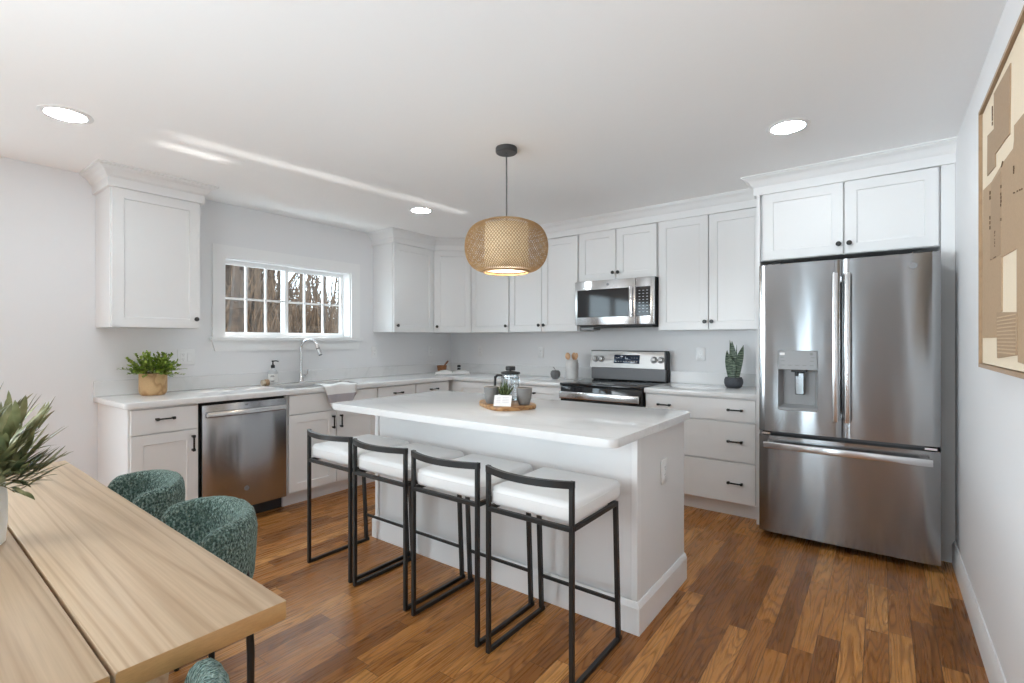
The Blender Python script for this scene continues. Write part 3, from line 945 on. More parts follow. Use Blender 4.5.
# ------------------------------------------------------------------ island
IX0, IX1, IY0, IY1 = 1.56, 3.447, -2.70, -1.72
t = thing('kitchen_island', 'white panelled kitchen island body in the middle of the floor', 'island', (0, 0, 0))
bx0, bx1, by0, by1 = 1.60, 3.41, -2.375, -1.745
m = MB(); m.box(bx0, bx1, by0, by1, 0, 0.868); m.build('body', MAT['cab'], t, smooth=False)
for (px, py) in ((bx1 - .024, by0), (bx0, by0)):
    m = MB(); m.box(px - .002, px + .026, py - .014, py + .03, 0.0, 0.868, .002, 1); m.build('corner_post', MAT['trim'], t, smooth=False)
m = MB(); pr = [(0, 0), (0.014, 0), (0.014, 0.115), (0.010, 0.125), (0.008, 0.132), (0.003, 0.14), (0, 0.14)]
m.sweep(pr, [(bx0 - .002, by1), (bx0 - .002, by0 - .014), (bx1 + .002, by0 - .014), (bx1 + .002, by1)][::-1] if False else [(bx0 - .002, by1), (bx0 - .002, by0 - .014), (bx1 + .002, by0 - .014), (bx1 + .002, by1)])
bb = m.build('base_moulding', MAT['trim'], t, ang=0.35)
m = MB()
for xx in (1.95, 2.36, 2.77):
    pass
m.bm.free()
t = thing('island_worktop', 'white veined quartz slab overhanging the stools on the island', 'countertop', ((IX0 + IX1) / 2, (IY0 + IY1) / 2, 0.87))
m = MB(); hx, hy = (IX1 - IX0) / 2, (IY1 - IY0) / 2
m.prism(rrect(-hx, hx, -hy, hy, 0.045, 8), 0, 0.035, .003, 2); m.build('slab', MAT['quartz'], t, ang=0.5)

# ------------------------------------------------------------------ outlets
def outlet(label, loc, rot, group=None, kind='outlet'):
    t = thing('wall_outlet', label, 'outlet', loc, rot, group)
    wide = kind == 'combo'
    hw = 0.0585 if wide else 0.036
    m = MB(); m.box(-hw, hw, -0.007, -0.0005, -0.0585, 0.0585, .003, 2); m.build('cover_plate', MAT['plate'], t)
    cx = -0.023 if wide else 0.0
    m = MB(); m.box(cx - .0165, cx + .0165, -0.0085, -0.006, -0.034, 0.034, .001, 1)
    s = m.build('socket', MAT['plate'], t, smooth=False)
    m = MB()
    for zz in (-0.018, 0.018):
        for xx, hh in ((-0.006, .0045), (0.006, .0035)):
            m.box(cx + xx - .001, cx + xx + .001, -0.0092, -0.008, zz - hh + .003, zz + hh + .003)
        m.box(cx - .002, cx + .002, -0.0092, -0.008, zz - .010, zz - .006)
    m.build('slot', MAT['slot'], s, smooth=False)
    if wide:
        m = MB(); m.box(.023 - .0165, .023 + .0165, -0.0105, -0.006, -0.034, 0.034, .002, 1); m.build('rocker', MAT['plate'], t, smooth=False)
    return t
outlet('white double plate with socket and rocker switch between plant and window', (0, -2.917, 1.163), R90, kind='combo')
outlet('white wall outlet on the window wall right beside the window trim', (0, -1.164, 1.166), R90)
outlet('white wall outlet above the wooden mortar and pestle', (0, -0.353, 1.166), R90)
outlet('white wall outlet on the range wall just past the corner', (0.474, 0, 1.166), 0)
outlet('white wall outlet above the grey ceramic apple', (1.328, 0, 1.160), 0)
outlet('white wall outlet between the range and the snake plant', (3.003, 0, 1.168), 0)
outlet('white outlet on the end panel of the island', (3.412, -2.067, 0.648), R90)

# ------------------------------------------------------------------ appliances
def emblem(parent, x, y, z, r=0.019):
    """round script badge on a face looking to -y"""
    m = MB(); m.lathe([(0, 0), (r, 0), (r, 0.002), (r * .93, 0.0026), (r * .84, 0.0014), (0, 0.0014)], 28)
    m.xform(Matrix.Translation((x, y, z)) @ Matrix.Rotation(PI / 2, 4, 'X'))
    o = m.build('emblem', MAT['emblem'], parent)
    text(None, 'GE', r * 0.95, MAT['steelmark'], o, Matrix.Translation((x, y - .0018, z)) @ RXF)
    return o

def dishwasher():
    t = thing('dishwasher', 'stainless steel dishwasher with bar handle under the window-wall counter', 'dishwasher', (0, -3.063, 0), R90)
    w = 0.608
    m = MB(); m.box(0.003, w - .003, -0.585, -0.02, 0.10, 0.868); m.build('tub_body', MAT['rubber'], t, smooth=False)
    m = MB(); m.box(0.006, w - .006, -0.55, -0.05, 0.003, 0.10); m.build('toe_kick', MAT['blackplastic'], t, smooth=False)
    m = MB(); m.box(0.014, w - .008, -0.632, -0.586, 0.10, 0.852, .004, 2); d = m.build('door', MAT['steellight'], t)
    m = MB()
    pts = [(0.035 + (w - .065) * k / 16, -0.632 - 0.030 - 0.012 * math.sin(PI * k / 16), 0.788) for k in range(17)]
    prev = None
    for p in pts:
        ring = [m.bm.verts.new((p[0], p[1] + a, p[2] + b)) for a, b in ((-.010, -.012), (-.012, .004), (-.006, .018), (.008, .020), (.010, -.016), (0, -.018))]
        if prev:
            for i in range(6): m.bm.faces.new((prev[i], prev[(i + 1) % 6], ring[(i + 1) % 6], ring[i]))
        else: m.bm.faces.new(ring)
        prev = ring
    m.bm.faces.new(prev)
    for xx in (0.042, w - .037): m.box(xx - .012, xx + .012, -0.672, -0.630, 0.776, 0.800, .003, 1)
    m.build('handle', MAT['steelbright'], d)
    emblem(d, w * .5, -0.632, 0.235, 0.017)
    m = MB(); m.box(w * .5 - .012, w * .5 + .012, -0.6332, -0.631, 0.831, 0.837); m.build('brand_mark', MAT['steelmark'], d, smooth=False)
dishwasher()

def kitchen_range():
    t = thing('kitchen_range', 'stainless electric range with black glass cooktop and rear control panel', 'range', (1.973, 0, 0))
    w = 0.762
    m = MB(); m.box(0.004, w - .004, -0.635, -0.03, 0.02, 0.895); m.build('body', MAT['blackplastic'], t, smooth=False)
    m = MB(); m.box(0.0, w, -0.675, -0.105, 0.893, 0.916, .004, 2)
    ct = m.build('cooktop', MAT['blackgloss'], t)
    for (x, y, r) in ((.20, -.50, .105), (.56, -.50, .085), (.20, -.23, .075), (.56, -.23, .105)):
        for rr in (r, r * .62):
            m = MB()
            ring = [[(x + q * math.cos(a * PI / 20), y + q * math.sin(a * PI / 20), 0.9163) for a in range(40)] for q in (rr, rr - .003)]
            va = [m.bm.verts.new(p) for p in ring[0]]; vb = [m.bm.verts.new(p) for p in ring[1]]
            for i in range(40): m.bm.faces.new((va[i], va[(i + 1) % 40], vb[(i + 1) % 40], vb[i]))
            m.build('burner_ring', MAT['greyplastic'], ct, smooth=False)
    # oven door: steel top band, glass
    m = MB(); m.box(0.004, w - .004, -0.668, -0.636, 0.225, 0.885, .004, 2); d = m.build('oven_door', MAT['blackgloss'], t)
    m = MB(); m.box(0.06, w - .06, -0.671, -0.665, 0.32, 0.66, .004, 1); m.build('oven_window', MAT['blackgloss'], d)
    m = MB(); m.box(0.005, w - .005, -0.672, -0.666, 0.225, 0.30, .001, 1); m.build('lower_band', MAT['steel'], d)
    m = MB(); m.box(0.012, w - .012, -0.715, -0.698, 0.782, 0.845, .008, 3)
    for xx in (0.03, w - .03): m.box(xx - .014, xx + .014, -0.70, -0.665, 0.795, 0.832, .003, 1)
    m.build('handle', MAT['steelbright'], d)
    m = MB(); m.box(0.004, w - .004, -0.664, -0.636, 0.035, 0.215, .004, 2); m.build('drawer', MAT['steel'], t)
    # back guard
    m = MB(); m.box(0.012, w - .002, -0.060, -0.004, 0.90, 1.18, .006, 2); g = m.build('back_guard', MAT['blackplastic'], t)
    m = MB(); m.box(0.010, w - .012, -0.094, -0.058, 0.918, 1.030, .003, 1); m.build('vent_band', MAT['steelgrey'], g)
    m = MB()
    m.faces([(0.0, -0.105, 1.032), (w - .02, -0.105, 1.032), (w - .02, -0.070, 1.188), (0.0, -0.070, 1.188),
             (0.0, -0.04, 1.032), (w - .02, -0.04, 1.032), (w - .02, -0.04, 1.188), (0.0, -0.04, 1.188)],
            [(0, 1, 2, 3), (7, 6, 5, 4), (0, 4, 5, 1), (1, 5, 6, 2), (2, 6, 7, 3), (3, 7, 4, 0)])
    cp = m.build('control_panel', MAT['steelpanel'], g, smooth=False)
    m = MB(); m.box(w - .020, w + .0, -0.108, -0.03, 1.024, 1.194, .004, 1); m.box(0, w - .02, -0.075, -0.03, 1.186, 1.194); m.build('panel_cap', MAT['blackplastic'], g, smooth=False)
    tilt = math.atan2(0.035, 0.156)
    def on_panel(x, z, M2=Matrix()):
        yy = -0.105 + (z - 1.032) / 0.156 * 0.035
        return Matrix.Translation((x, yy, z)) @ Matrix.Rotation(-tilt, 4, 'X') @ M2
    for x in (.052, .117, .640, .705):
        m = MB(); m.lathe([(0.026, 0), (0.026, 0.004), (0.021, 0.007), (0.019, 0.022), (0.016, 0.025), (0, 0.025)], 22)
        m.box(-.004, .004, -.018, .018, .02, .031, .002, 1)
        m.xform(on_panel(x, 1.110, Matrix.Rotation(PI / 2, 4, 'X')))
        kb = m.build('control_knob', MAT['steelpanel'], cp)
        m = MB(); m.lathe([(0.0262, 0), (0.031, 0), (0.031, 0.004), (0.0262, 0.0045)], 22); m.xform(on_panel(x, 1.110, Matrix.Rotation(PI / 2, 4, 'X'))); m.build('knob_skirt', MAT['steelmark'], kb)
        m = MB()
        for a in range(7):
            q = PI * (0.1 + 0.8 * a / 6) + (PI / 2) * 0
            m.box(.034 * math.cos(q) - .0015, .034 * math.cos(q) + .0015, -.0008, .0002, .034 * math.sin(q) - .0015, .034 * math.sin(q) + .0015)
        m.xform(on_panel(x, 1.110)); m.build('dial_mark', MAT['steelmark'], cp, smooth=False)
    m = MB(); m.box(-.128, .128, -.003, .003, -.041, .041, .004, 2); m.xform(on_panel(.375, 1.113)); sc = m.build('display', MAT['screen'], cp)
    m = MB()
    for r_, zz in enumerate((.012, -.022)):
        for k in range(9):
            xx = -.105 + k * .026
            if abs(xx + .004) < .03 and r_ == 0: continue
            m.box(xx - .005, xx + .005, -.0038, -.003, zz - .002, zz + .002)
    m.xform(on_panel(.375, 1.113)); m.build('key_mark', MAT['mark'], sc, smooth=False)
    m = MB()
    for xx, zz in ((-.012, .018), (-.012, .006), (-.002, .004), (.008, .004)): m.box(xx - .003, xx + .003, -.0038, -.003, zz - .006, zz + .006)
    m.xform(on_panel(.375, 1.113)); m.build('clock_digits', MAT['mark'], sc, smooth=False)
kitchen_range()

def microwave():
    t = thing('microwave', 'stainless over-the-range microwave hanging under the short wall cabinet', 'microwave', (1.973, 0, 1.418))
    w, h = 0.760, 0.416
    m = MB(); m.box(0.004, w - .004, -0.372, -0.004, 0.004, h); m.build('body', MAT['blackplastic'], t, smooth=False)
    m = MB(); m.box(0.0, 0.592, -0.402, -0.374, 0.012, h - .002, .004, 2); d = m.build('door', MAT['steelbright'], t)
    m = MB(); m.box(0.026, 0.535, -0.4045, -0.400, 0.082, 0.334, .003, 1); g = m.build('door_glass', MAT['blackgloss'], d)
    m = MB(); m.box(0.552, 0.578, -0.437, -0.424, 0.070, 0.345, .005, 2)
    for zz in (.085, .33): m.box(.558, .572, -.426, -.401, zz - .01, zz + .01)
    m.build('handle', MAT['chrome'], d)
    emblem(d, 0.335, -0.402, 0.373, 0.013)
    m = MB(); m.box(0.594, w, -0.402, -0.374, 0.012, h - .002, .004, 2); c = m.build('control_column', MAT['steelbright'], t)
    m = MB(); m.box(0.600, 0.728, -0.4045, -0.400, 0.082, 0.334, .003, 1); k = m.build('keypad', MAT['blackgloss'], c)
    m = MB()
    for r_ in range(8):
        for q in range(3):
            x, z = .632 + q * .034, .300 - r_ * .026
            m.box(x - .007, x + .007, -.4052, -.4044, z - .0025, z + .0025)
    m.build('key_mark', MAT['mark'], k, smooth=False)
    m = MB(); m.box(.03, w - .03, -.36, -.05, -0.008, 0.006, .002, 1); m.box(.20, .50, -.385, -.36, -.006, .012); m.build('vent_underside', MAT['rubber'], t, smooth=False)
    m = MB(); m.box(.03, .16, -.34, -.2, -.03, -.006, .002, 1); m.build('light_lens', MAT['greyplastic'], t, smooth=False)
microwave()

def bowed(x0, x1, z0, z1, yf, yb, bulge, r=0.012):
    """appliance door whose front bows gently outwards"""
    m = MB(); n = 24
    pts = []
    for k in range(n + 1):
        u = k / n
        pts.append((x0 + (x1 - x0) * u, yf + r * 0 - bulge * (1 - (2 * u - 1) ** 2) + (0.006 if k in (0, n) else 0)))
    poly = pts + [(x1, yb), (x0, yb)]
    m.prism(poly, z0, z1)
    return m
def fridge():
    t = thing('refrigerator', 'stainless french-door refrigerator with water dispenser and bottom freezer drawer', 'refrigerator', (3.622, 0, 0))
    w = 0.910
    Y = -0.866
    m = MB(); m.box(0.006, w - .006, -0.775, -0.05, 0.03, 1.775, .004, 1); m.build('body', MAT['steelgrey'], t)
    m = MB(); m.box(0.03, w - .03, -0.74, -0.1, 0.0, 0.04); m.build('plinth', MAT['rubber'], t, smooth=False)
    m = MB(); m.box(0.03, .12, -0.80, -0.70, 1.775, 1.80, .003, 1); m.box(w - .12, w - .03, -0.80, -0.70, 1.775, 1.80, .003, 1); m.box(.1, w - .1, -.74, -.10, 1.775, 1.785); m.build('hinge_cover', MAT['rubber'], t, smooth=False)
    zs, zt = 0.700, 1.782
    # left door: front with the dispenser opening cut by a frame of boxes behind a bowed skin
    dx0, dx1, dz0, dz1 = 0.112, 0.330, 0.858, 1.225
    m = MB(); n = 24; bul = 0.003
    L0, L1 = 0.0, 0.4535
    def yy(x): 
        u = (x - L0) / (L1 - L0); return Y - bul * (1 - (2 * u - 1) ** 2)
    xs = sorted(set([L0, L1, dx0, dx1] + [L0 + (L1 - L0) * k / n for k in range(n + 1)]))
    xs = [x for i, x in enumerate(xs) if i == 0 or x - xs[i - 1] > 1e-4]
    zl = [zs, dz0, dz1, zt]
    V = {}
    for i, x in enumerate(xs):
        for j, z in enumerate(zl): V[i, j] = m.bm.verts.new((x, yy(x) + (0.006 if i in (0, len(xs) - 1) else 0), z))
    a = xs.index(dx0) if dx0 in xs else min(range(len(xs)), key=lambda i: abs(xs[i] - dx0))
    b = min(range(len(xs)), key=lambda i: abs(xs[i] - dx1))
    for i in range(len(xs) - 1):
        for j in range(3):
            if j == 1 and a <= i < b: continue
            m.bm.faces.new((V[i, j], V[i + 1, j], V[i + 1, j + 1], V[i, j + 1]))
    yb = -0.785
    B = {}
    for i in (0, len(xs) - 1):
        for j in (0, 3): B[i, j] = m.bm.verts.new((xs[i], yb, zl[j]))
    e = len(xs) - 1
    m.bm.faces.new([V[i, 3] for i in range(e + 1)] + [B[e, 3], B[0, 3]])
    m.bm.faces.new([V[i, 0] for i in range(e, -1, -1)] + [B[0, 0], B[e, 0]])
    m.bm.faces.new([V[0, j] for j in range(4)] + [B[0, 3], B[0, 0]])
    m.bm.faces.new([V[e, j] for j in range(3, -1, -1)] + [B[e, 0], B[e, 3]])
    m.bm.faces.new([B[0, 0], B[0, 3], B[e, 3], B[e, 0]])
    ld = m.build('door', MAT['steel'], t, ang=0.5)
    # dispenser
    ds = MB()
    zc = 1.103
    ds.box(dx0 + .001, dx1 - .001, Y - bul - .004, Y + .03, zc, dz1 - .001, .003, 1)
    dp = ds.build('dispenser', MAT['greyplastic'], ld)
    ds = MB()
    yi = Y + 0.072
    ds.faces([(dx0, Y - .005, dz0), (dx1, Y - .005, dz0), (dx1, Y - .005, zc), (dx0, Y - .005, zc),
              (dx0 + .02, yi, dz0 + .02), (dx1 - .02, yi, dz0 + .02), (dx1 - .02, yi, zc), (dx0 + .02, yi, zc)],
             [(4, 5, 6, 7), (0, 1, 5, 4), (1, 2, 6, 5), (3, 0, 4, 7)])
    ds.box(dx0 - .002, dx1 + .002, Y - bul - .006, Y + .005, dz0 - .014, dz0 + .003, .003, 1)
    ds.build('recess', MAT['greyplastic'], dp, smooth=False)
    ds = MB(); ds.box(.205, .255, Y + .015, Y + .03, .945, 1.085, .004, 1); ds.build('paddle', MAT['steel'], dp)
    ds = MB(); ds.box(.185, .272, Y - .0, Y + .05, 1.088, 1.104, .003, 1); ds.lathe([(.012, 0), (.012, .03), (0, .03)], 14, (.215, Y + .02, 1.062)); ds.build('nozzle', MAT['blackplastic'], dp)
    ds = MB()
    yk = Y - bul - .0044
    ds.box(.122, .150, yk - .0006, yk, 1.196, 1.212)
    ds.build('label_plate', MAT['plate'], dp, smooth=False)
    ds = MB()
    for (x, z) in ((.135, 1.182), (.140, 1.160), (.30, 1.160), (.305, 1.182), (.14, 1.132), (.18, 1.132), (.22, 1.132), (.26, 1.132), (.30, 1.132)):
        ds.box(x - .010, x + .010, yk - .0006, yk, z - .002, z + .002)
    ds.lathe([(0, 0), (.009, 0), (.009, .001), (0, .001)], 16)
    for v in ds.bm.verts:
        if abs(v.co.y) < .02 and v.co.z < .01: v.co = Vector((.298 + v.co.x, yk - v.co.z, 1.205 + v.co.y))
    ds.build('key_mark', MAT['steelmark'], dp, smooth=False)
    # right door
    rd = bowed(0.4585, w, zs + .0, zt, Y, -0.785, bul).build('door', MAT['steel'], t, ang=0.5)
    emblem(rd, 0.790, Y - 0.0070, 1.712, 0.019)
    fz = bowed(0.0, w, 0.045, 0.672, Y, -0.785, 0.004).build('freezer_drawer', MAT['steel'], t, ang=0.5)
    # handles
    for d, x in ((ld, 0.4255), (rd, 0.4865)):
        m = MB(); m.box(x - .0145, x + .0145, Y - .068, Y - .050, 0.80, 1.695, .005, 2)
        for zz in (.83, 1.665): m.box(x - .010, x + .010, Y - .052, Y + .002, zz - .016, zz + .016)
        m.build('handle', MAT['steelbright'], d)
    m = MB(); m.box(.036, w - .036, Y - .072, Y - .052, .598, .640, .006, 2)
    for xx in (.07, w - .07): m.box(xx - .018, xx + .018, Y - .054, Y + .002, .606, .632)
    m.build('handle', MAT['steelbright'], fz)
    for xx in (.012, w - .07):
        m = MB(); m.box(xx, xx + .055, -.86, -.80, .676, .692, .002, 1); m.build('hinge', MAT['chrome'], t)
fridge()

# ------------------------------------------------------------------ pendant and recessed lamps
def pendant(x, y):
    zt = ceil_z(x)
    t = thing('pendant_lamp', 'round woven bamboo pendant lamp hanging over the island', 'lamp', (x, y, zt))
    m = MB(); m.lathe([(0, 0), (0.062, 0), (0.064, -0.006), (0.064, -0.026), (0.058, -0.032), (0, -0.032)], 32); m.build('ceiling_canopy', MAT['canopy'], t)
    zc = 1.838 - zt; H = 0.146
    m = MB(); m.tube([(0, 0, -.03), (0.0015, 0, -.2), (0.001, 0, zc + H + .01)], 0.0045, 8); m.build('cord', MAT['cord'], t)
    # woven shell
    def prof(u):           # u 0 top .. 1 bottom
        a = -PI * .5 + PI * u
        z = H * (1 - 2 * u) if False else -H * math.sin(a * 0.985)
        r = 0.105 + 0.140 * max(0.0, math.cos(a)) ** 0.72
        return r, z
    m = MB(); n, seg = 84, 26
    for sgn in (-1, 1):
        for k in range(n):
            p0 = 2 * PI * k / n
            prev = None
            for i in range(seg + 1):
                u = 0.03 + 0.94 * i / seg
                r, z = prof(u)
                r += 0.0012 * sgn
                ph = p0 + sgn * 1.5 * (u - .5)
                hw = 0.0024 / r
                ring = [m.bm.verts.new((r * math.cos(ph + q * hw), r * math.sin(ph + q * hw), zc + z)) for q in (-1, 1)]
                if prev: m.bm.faces.new((prev[0], prev[1], ring[1], ring[0]))
                prev = ring
    sh = m.build('shade', MAT['bamboo'], t)
    sd = sh.modifiers.new('thickness', 'SOLIDIFY'); sd.thickness = 0.0014
    for u in (0.03, 0.97):
        m = MB(); r, z = prof(u)
        m.tube([(r * math.cos(a * PI / 24), r * math.sin(a * PI / 24), zc + z) for a in range(48)], 0.006, 8, closed=True)
        m.build('rim', MAT['bamboo'], sh)
    m = MB(); m.lathe([(0.128, zc + .128), (0.130, zc - .128)], 40)
    dr = m.build('inner_drum', MAT['penddrum'], t)
    m = MB(); m.lathe([(0, zc - .134), (.127, zc - .134), (.129, zc - .128), (.02, zc - .126), (0, zc - .126)], 40); m.build('diffuser', MAT['pendled'], t)
    l = bpy.data.lights.new('pendant_bulb', 'POINT'); l.energy = 1.5; l.shadow_soft_size = 0.05; l.color = (1, .85, .65)
    lo = bpy.data.objects.new('pendant_bulb', l); COL.objects.link(lo); lo.parent = t; lo.location = (0, 0, zc - .20)
pendant(2.50, -2.144)

def downlight(x, y, label, src=None):
    z = ceil_z(x)
    if src: return dup(src, (x, y, z), label=label, group='recessed ceiling lights')
    t = thing('recessed_light', label, 'light', (x, y, z), group='recessed ceiling lights')
    m = MB(); m.lathe([(0.080, 0.0), (0.081, -0.0045), (0.102, -0.004), (0.107, -0.001), (0.107, 0.002), (0.08, 0.002)], 40); m.build('trim_ring', MAT['trim'], t)
    m = MB(); m.lathe([(0, -0.0035), (0.081, -0.0035), (0.081, 0.001), (0, 0.001)], 40); m.build('lens', MAT['led'], t)
    return t
dl0 = downlight(1.028, -3.818, 'bright recessed ceiling light above the counter end with the potted plant')
downlight(3.868, -1.447, 'bright recessed ceiling light in front of the refrigerator cabinet', dl0)
downlight(1.09, -1.512, 'bright recessed ceiling light near the corner, behind the pendant', dl0)

# ------------------------------------------------------------------ bar stools
def make_stool():
    t = thing('bar_stool', '', 'stool', (0, 0, 0), group='bar stools along the island')
    w, dp = 0.412, 0.40          # x 0..w, y 0 (back) .. dp (front)
    h, sz = 0.775, 0.606
    q = 0.018
    x0, x1 = q / 2, w - q / 2
    for x in (x0, x1):
        m = MB(); m.box(x - q / 2, x + q / 2, 0, q, 0, h, .002, 1); m.build('leg', MAT['black'], t, smooth=False)
        m = MB(); m.tube([(x, dp + .018 - q / 2 - .002 + .0, 0.004), (x, dp - .022, sz)], q * .7071, 4); m.build('leg', MAT['black'], t, smooth=False)
        m = MB(); m.box(x - q / 2, x + q / 2, q, dp + .026, 0.0, q, .002, 1); m.build('floor_runner', MAT['black'], t, smooth=False)
    m = MB()
    m.box(0, w, 0, q, sz - q, sz, .002, 1)
    m.box(0, q, q, dp - .012, sz - q, sz, .002, 1); m.box(w - q, w, q, dp - .012, sz - q, sz, .002, 1)
    m.box(q, w - q, dp - .03, dp - .012, sz - q, sz, .002, 1)
    m.build('seat_frame', MAT['black'], t, smooth=False)
    m = MB(); n = 16
    prev = None
    for k in range(n + 1):
        u = k / n
        x = w * u
        y = -0.052 * (1 - (2 * u - 1) ** 2)
        ring = [m.bm.verts.new((x, y + a, z)) for a, z in ((0, h - .026), (q, h - .026), (q, h), (0, h))]
        if prev:
            for i in range(4): m.bm.faces.new((prev[i], prev[(i + 1) % 4], ring[(i + 1) % 4], ring[i]))
        else: m.bm.faces.new(ring)
        prev = ring
    m.bm.faces.new(prev)
    m.build('back_rail', MAT['black'], t, ang=0.7)
    m = MB(); yf = dp + .008
    m.box(x0, x1, yf - .014, yf, 0.165, 0.165 + .014, .002, 1); m.build('footrest', MAT['black'], t, smooth=False)
    # cushion: softly crowned box
    m = MB(); m.box(0.004, w - .004, q + .002, dp + .03, sz + .001, sz + .082, .024, 4)
    for v in m.bm.verts:
        if v.co.z > sz + .06:
            ux = (v.co.x - w / 2) / (w / 2); uy = (v.co.y - dp / 2) / (dp / 2)
            v.co.z += 0.006 * (1 - min(1, ux * ux)) * (1 - min(1, uy * uy))
    cu = m.build('seat_cushion', MAT['seat'], t, ang=0.9)
    m = MB(); z = sz + .060
    m.tube([(p[0], p[1], z) for p in rrect(0.0035, w - .0035, q + .0015, dp + .0305, .024, 5)], 0.0022, 6, closed=True)
    m.build('piping', MAT['seat'], cu)
    return t
st0 = make_stool()
for i, (x, y, lab) in enumerate(((1.600, -2.872, 'white and black bar stool at the far end of the island, closest to the dishwasher'),
                              (2.046, -2.880, 'white and black bar stool, second from the dishwasher end of the island'),
                              (2.504, -2.886, 'white and black bar stool, third from the dishwasher end of the island'),
                              (2.962, -2.890, 'white and black bar stool nearest the camera, at the outlet end of the island'))):
    s = st0 if i == 0 else dup(st0, group='bar stools along the island')
    s.location = (x, y, 0); s['label'] = lab

# ------------------------------------------------------------------ dining table
def dining_table():
    t = thing('dining_table', 'pale ash dining table of two wide planks beside the stools', 'table', (1.262, -4.498, 0), -0.0195)
    L = 1.99; zt, th = 0.74, 0.04
    for (y0, y1) in ((0.04, 0.332), (0.338, 0.630)):
        m = MB(); m.box(0, L, y0, y1, zt - th, zt, .003, 2)
        m.bm.normal_update()
        for f in m.bm.faces:
            if abs(f.normal.x) > .9: f.material_index = 1
        m.build('tabletop_plank', [MAT['table'], MAT['tableedge']], t)
    for xx in (0.30, L - .36):
        m = MB()
        m.faces([(xx, .17, 0), (xx + .05, .17, 0), (xx + .05, .46, 0), (xx, .46, 0), (xx, .10, zt - th), (xx + .05, .10, zt - th), (xx + .05, .53, zt - th), (xx, .53, zt - th)],
                [(3, 2, 1, 0), (4, 5, 6, 7), (0, 1, 5, 4), (1, 2, 6, 5), (2, 3, 7, 6), (3, 0, 4, 7)])
        m.build('leg', MAT['table'], t, smooth=False)
    m = MB(); m.box(.35, L - .36, .29, .34, .10, .22, .003, 1); m.build('stretcher', MAT['table'], t, smooth=False)
    m = MB(); m.box(.20, L - .20, .20, .25, zt - th - .035, zt - th); m.box(.20, L - .20, .38, .43, zt - th - .035, zt - th); m.build('support_rail', MAT['blackplastic'], t, smooth=False)
dining_table()

def make_chair():
    """faces -y; origin on the floor under the seat centre"""
    t = thing('dining_chair', '', 'chair', (0, 0, 0), group='green boucle dining chairs')
    R = 0.222
    m = MB(); na, ns = 56, 18
    prev = None
    A = 90 * PI / 180
    for i in range(na + 1):
        a = -A + 2 * A * i / na
        e = abs(a) / A
        top = 0.738 - 0.022 * e * e
        bot = 0.475 + 0.03 * e
        th = 0.036
        tq = min(1.0, (1 - e) / 0.20 + 0.01)
        endr = math.sqrt(max(0.0, 1 - (1 - tq) ** 2))
        zc, hz = (top + bot) / 2, (top - bot) / 2
        sa, ca = math.sin(a), math.cos(a)
        d = Vector((sa, ca * 0.98, 0)) / (abs(sa) ** 2.7 + abs(ca) ** 2.7) ** (1 / 2.7)
        ring = []
        for k in range(ns):
            q = 2 * PI * k / ns
            cx, cz = math.cos(q), math.sin(q)
            ex = math.copysign(abs(cx) ** 0.75, cx) * th * (0.15 + .85 * endr)
            ez = math.copysign(abs(cz) ** 0.55, cz) * hz * (0.20 + .80 * endr)
            lean = (zc + ez - bot) * 0.10 * (1 - e)
            p = d * (R + ex + lean) + Vector((0, 0, zc + ez))
            p += d * 0.004 * noise.noise(p * 40)
            ring.append(m.bm.verts.new(p))
        if prev:
            for k in range(ns): m.bm.faces.new((prev[k], prev[(k + 1) % ns], ring[(k + 1) % ns], ring[k]))
        else: m.bm.faces.new(ring)
        prev = ring
    m.bm.faces.new(prev)
    bk = m.build('backrest', MAT['boucle'], t, ang=2.0)
    m = MB()
    m.lathe([(0, .405), (.17, .405), (.20, .415), (.212, .44), (.208, .465), (.18, .482), (.10, .488), (0, .49)], 40, sx=1.0, sy=1.0)
    m.build('seat', MAT['boucle'], t, ang=2.0)
    m = MB(); m.lathe([(0, .385), (.17, .385), (.17, .404), (0, .404)], 30); m.build('seat_base', MAT['black'], t)
    for sx in (-1, 1):
        m = MB(); m.tube([(sx * .20, .195, 0), (sx * .205, .195, .30), (sx * .206, .182, .50), (sx * .204, .172, .585)], [.011, .014, .014, .012], 10)
        m.tube([(sx * .206, .182, .40), (sx * .12, .09, .395)], .009, 8)
        m.build('leg', MAT['black'], t)
        m = MB(); m.tube([(sx * .20, -.20, 0), (sx * .19, -.17, .30), (sx * .15, -.11, .395)], [.011, .014, .012], 10); m.build('leg', MAT['black'], t)
        m = MB(); m.ico((sx * .200, .170, .585), .022, 2, (.8, .8, 1.3)); m.build('bracket', MAT['black'], t)
    return t
ch0 = make_chair()
ch0.scale = (0.82, 0.82, 1.0)
for i, (x, y, r, lab) in enumerate(((1.89, -3.845, -0.06, 'green boucle dining chair tucked at the table, nearest the narrow base cabinet'),
                                 (2.49, -3.848, -0.06, 'green boucle dining chair at the long side of the table, nearer the stools'),
                                 (3.262, -4.268, -PI / 2 + .03, 'green boucle chair mostly hidden below the end of the table'))):
    s = ch0 if i == 0 else dup(ch0, group='green boucle dining chairs')
    s.location = (x, y, 0); s.rotation_euler = (0, 0, r); s['label'] = lab

